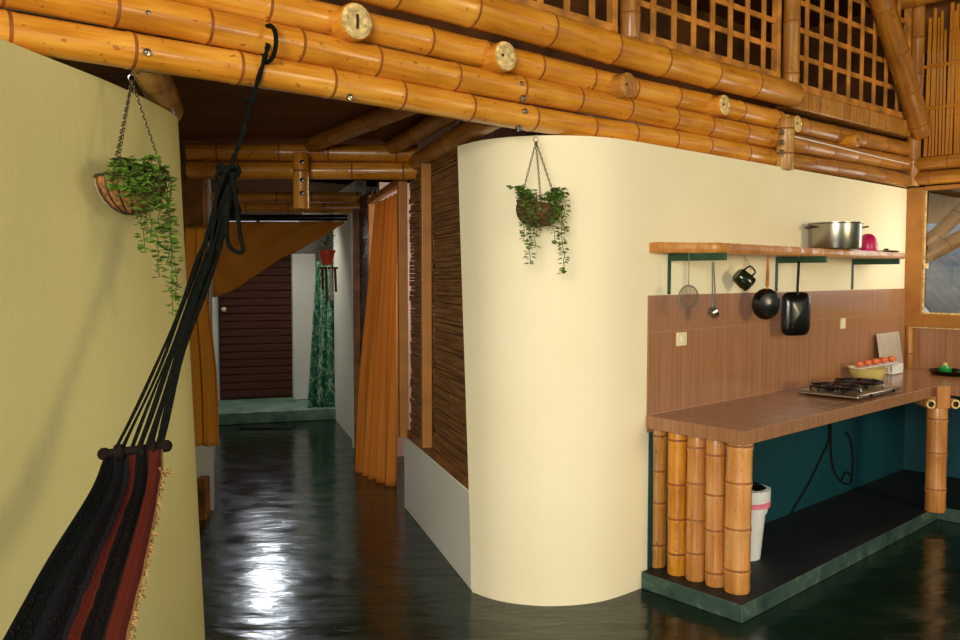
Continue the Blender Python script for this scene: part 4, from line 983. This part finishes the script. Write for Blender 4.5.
# dish rack with orange tomatoes
rc = atz(893, 374, CZ); uR = (rc - K0).dot(UD); wR = (rc - K0).dot(ND)
t = thing('dish_rack', K(uR, wR, CZ), 'small white slotted rack beside the cream bowls', 'rack')
mb = MB(); u0, u1, w0, w1 = uR - .07, uR + .10, max(.03, wR - .13), max(.15, wR)
for z in (.01, .07):
    for a, b in (((u0, w0), (u1, w0)), ((u1, w0), (u1, w1)), ((u1, w1), (u0, w1)), ((u0, w1), (u0, w0))): mb.tube([K(*a, CZ + z), K(*b, CZ + z)], .005, 6)
for k in range(9):
    u = u0 + (u1 - u0) * k / 8; mb.tube([K(u, w1, CZ + .004), K(u, w1, CZ + .074)], .0045, 6); mb.tube([K(u, w0, CZ + .004), K(u, w0, CZ + .074)], .0045, 6); mb.tube([K(u, w0, CZ + .01), K(u, w1, CZ + .01)], .003, 6)
for k in range(1, 5):
    w_ = w0 + (w1 - w0) * k / 5
    for u in (u0, u1): mb.tube([K(u, w_, CZ + .004), K(u, w_, CZ + .074)], .0045, 6)
mb.build('basket', 'whitep', t)
uB = (bc - K0).dot(UD); wB = (bc - K0).dot(ND); tu0 = uK(860, wB); tu1 = uK(896, wB)
tr = MB().frame_box(K(tu0, wB - .04, CZ + .088), UD * (tu1 - tu0), ND * .07, UPZ * .006).build('tray', 'whitep', t)
tl_ = ['orange-red tomato at the near end of the row over the cream bowls', 'orange-red tomato, second of the row over the cream bowls', 'orange-red tomato in the middle of the row', 'orange-red tomato, second from the white board', 'orange-red tomato at the white board end of the row']
for k in range(5):
    px = 867 + k * 6.2; py = 363.5 - k * 1.25
    a = atpl(px, py, K(0, w0 + .045, 0), UD)
    a = K(tu0 + .035 + k * (tu1 - tu0 - .06) / 4, wB - .005, CZ + .094 + .0215)
    tt_ = MB().lathe([(.0005, -.021), (.013, -.019), (.026, -.007), (.028, .003), (.023, .017), (.006, .022), (.0005, .018)], a, (UPZ + UD * .2 * ((k % 2) - .5)).normalized(), 18).build('tomato', 'orange')
    tag(tt_, tl_[k], 'tomato', 'row of tomatoes on the white rack')
# white board
b0 = atz(885, 368, CZ); u = uK(892, .04)
bA = K(uK(880, .05), .075, CZ); bB = K(uK(904, .05), .06, CZ)
zt = onK(892, 332, .03).z
mb = MB(); dd = (bB - bA); upv = V((0, 0, zt - CZ)) - ND * .045
mb.frame_box(bA, dd, upv, ND * .012)
tag(mb.build('cutting_board', 'board', bevel=.006), 'pale rectangular cutting board leaning on the tiles in the corner', 'cutting board')
# dark tray and green ball
a = atz(918, 369, CZ)
q = Rw(.42, .28, CZ)
tag(MB().lathe([(.0005, .002), (.12, .002), (.15, .03), (.155, .03), (.125, .0), (.0005, -.0)], q, UPZ, 28).build('frying_pan', 'iron'), 'low black frying pan lying on the counter under the window', 'frying pan')
q = atz(945, 374, CZ)
t = thing('green_jar', q, 'small round green jar with a yellow lid under the window', 'jar')
MB().lathe([(.0005, 0), (.028, 0), (.042, .02), (.042, .045), (.025, .062), (.0005, .064)], q, UPZ, 22).build('body', 'greenball', t)
MB().lathe([(.016, 0), (.016, .015), (.006, .02), (.0005, .02)], q + UPZ * .062, UPZ, 14).build('lid', 'yellowbowl', t)
q = Rw(.95, .2, CZ)
tag(MB().lathe([(.0005, .0), (.06, .0), (.1, .05), (.105, .05), (.065, -.0), (.0005, -.0)], q, UPZ, 24).build('dark_bowl', 'iron'), 'dark bowl farther along the counter under the window', 'bowl')

# ================================================================== UNDER THE COUNTER
b = V((1.43, 4.385, .089)); t = thing('waste_bin', b, 'white tapered waste bin with pink rim band under the counter', 'waste bin')
MB().lathe([(.0005, 0), (.072, 0), (.105, .36), (.112, .362), (.112, .372), (.10, .372), (.07, .01), (.0005, .008)], b, UPZ, 32).build('bin', 'whitep', t)
lin = MB().lathe([(.098, .25), (.1015, .25), (.118, .33), (.121, .378), (.098, .382), (.085, .33)], b, UPZ, 40)
rd = random.Random(2)
for i in range(len(lin.v)): lin.v[i] = lin.v[i] + V((rd.uniform(-1, 1), rd.uniform(-1, 1), rd.uniform(-1, 1))) * .003
lin.build('bin_liner', 'whitep', t)
MB().lathe([(.112, .285), (.119, .287), (.122, .315), (.115, .315)], b, UPZ, 32).build('rim_band', 'pinkband', t)
MB().lathe([(.0005, .372), (.09, .372), (.096, .38), (.08, .392), (.0005, .395)], b, UPZ, 28).build('bin_lid', 'iron', t)
mb = MB()
def cw(pts): return spline([onK(x, y, .016) for x, y in pts], 6)
mb.tube(cw([(829, 424), (829, 440), (820, 460), (808, 485), (796, 505), (786, 522)]), .006, 6)
mb.tube(cw([(831, 424), (831, 450), (834, 470), (842, 482), (849, 484), (852, 478), (846, 472), (842, 480)]), .006, 6)
mb.tube(cw([(852, 478), (853, 455), (850, 438), (846, 432)]), .006, 6)
tag(mb.build('gas_hose', 'black'), 'dark looping hose on the teal wall under the stove', 'hose')

# garden beyond the open sides
for k, (x, y, s) in enumerate(((9, 3, 2.2), (10, -3, 2.6), (-8, -6, 2.4), (2, -11, 2.8), (12, 9, 2.5))):
    mb = MB(); mb.tube([V((x, y, -.2)), V((x + .1, y, 1.2 * s * .5)), V((x, y + .1, s))], [.16, .12, .08], 10, mi=0)
    rd = random.Random(k)
    for j in range(240):
        a = rd.uniform(0, 2 * PI); e = math.acos(rd.uniform(-1, 1)); c = V((x, y, s + .4)) + V((math.sin(e) * math.cos(a), math.sin(e) * math.sin(a), math.cos(e))) * s * .55 * rd.uniform(.7, 1)
        leaf(mb, c, V((rd.uniform(-1, 1), rd.uniform(-1, 1), rd.uniform(-1, 1))), .5, rd)
    tag(mb.build('garden_tree', ['wood_dark', 'hedge'], recalc=False), ['leafy garden tree facing the open kitchen side', 'leafy garden tree near the veranda corner', 'leafy garden tree behind the long left wall', 'leafy garden tree straight out from the veranda', 'leafy garden tree beyond the kitchen window'][k], 'tree', 'garden trees')
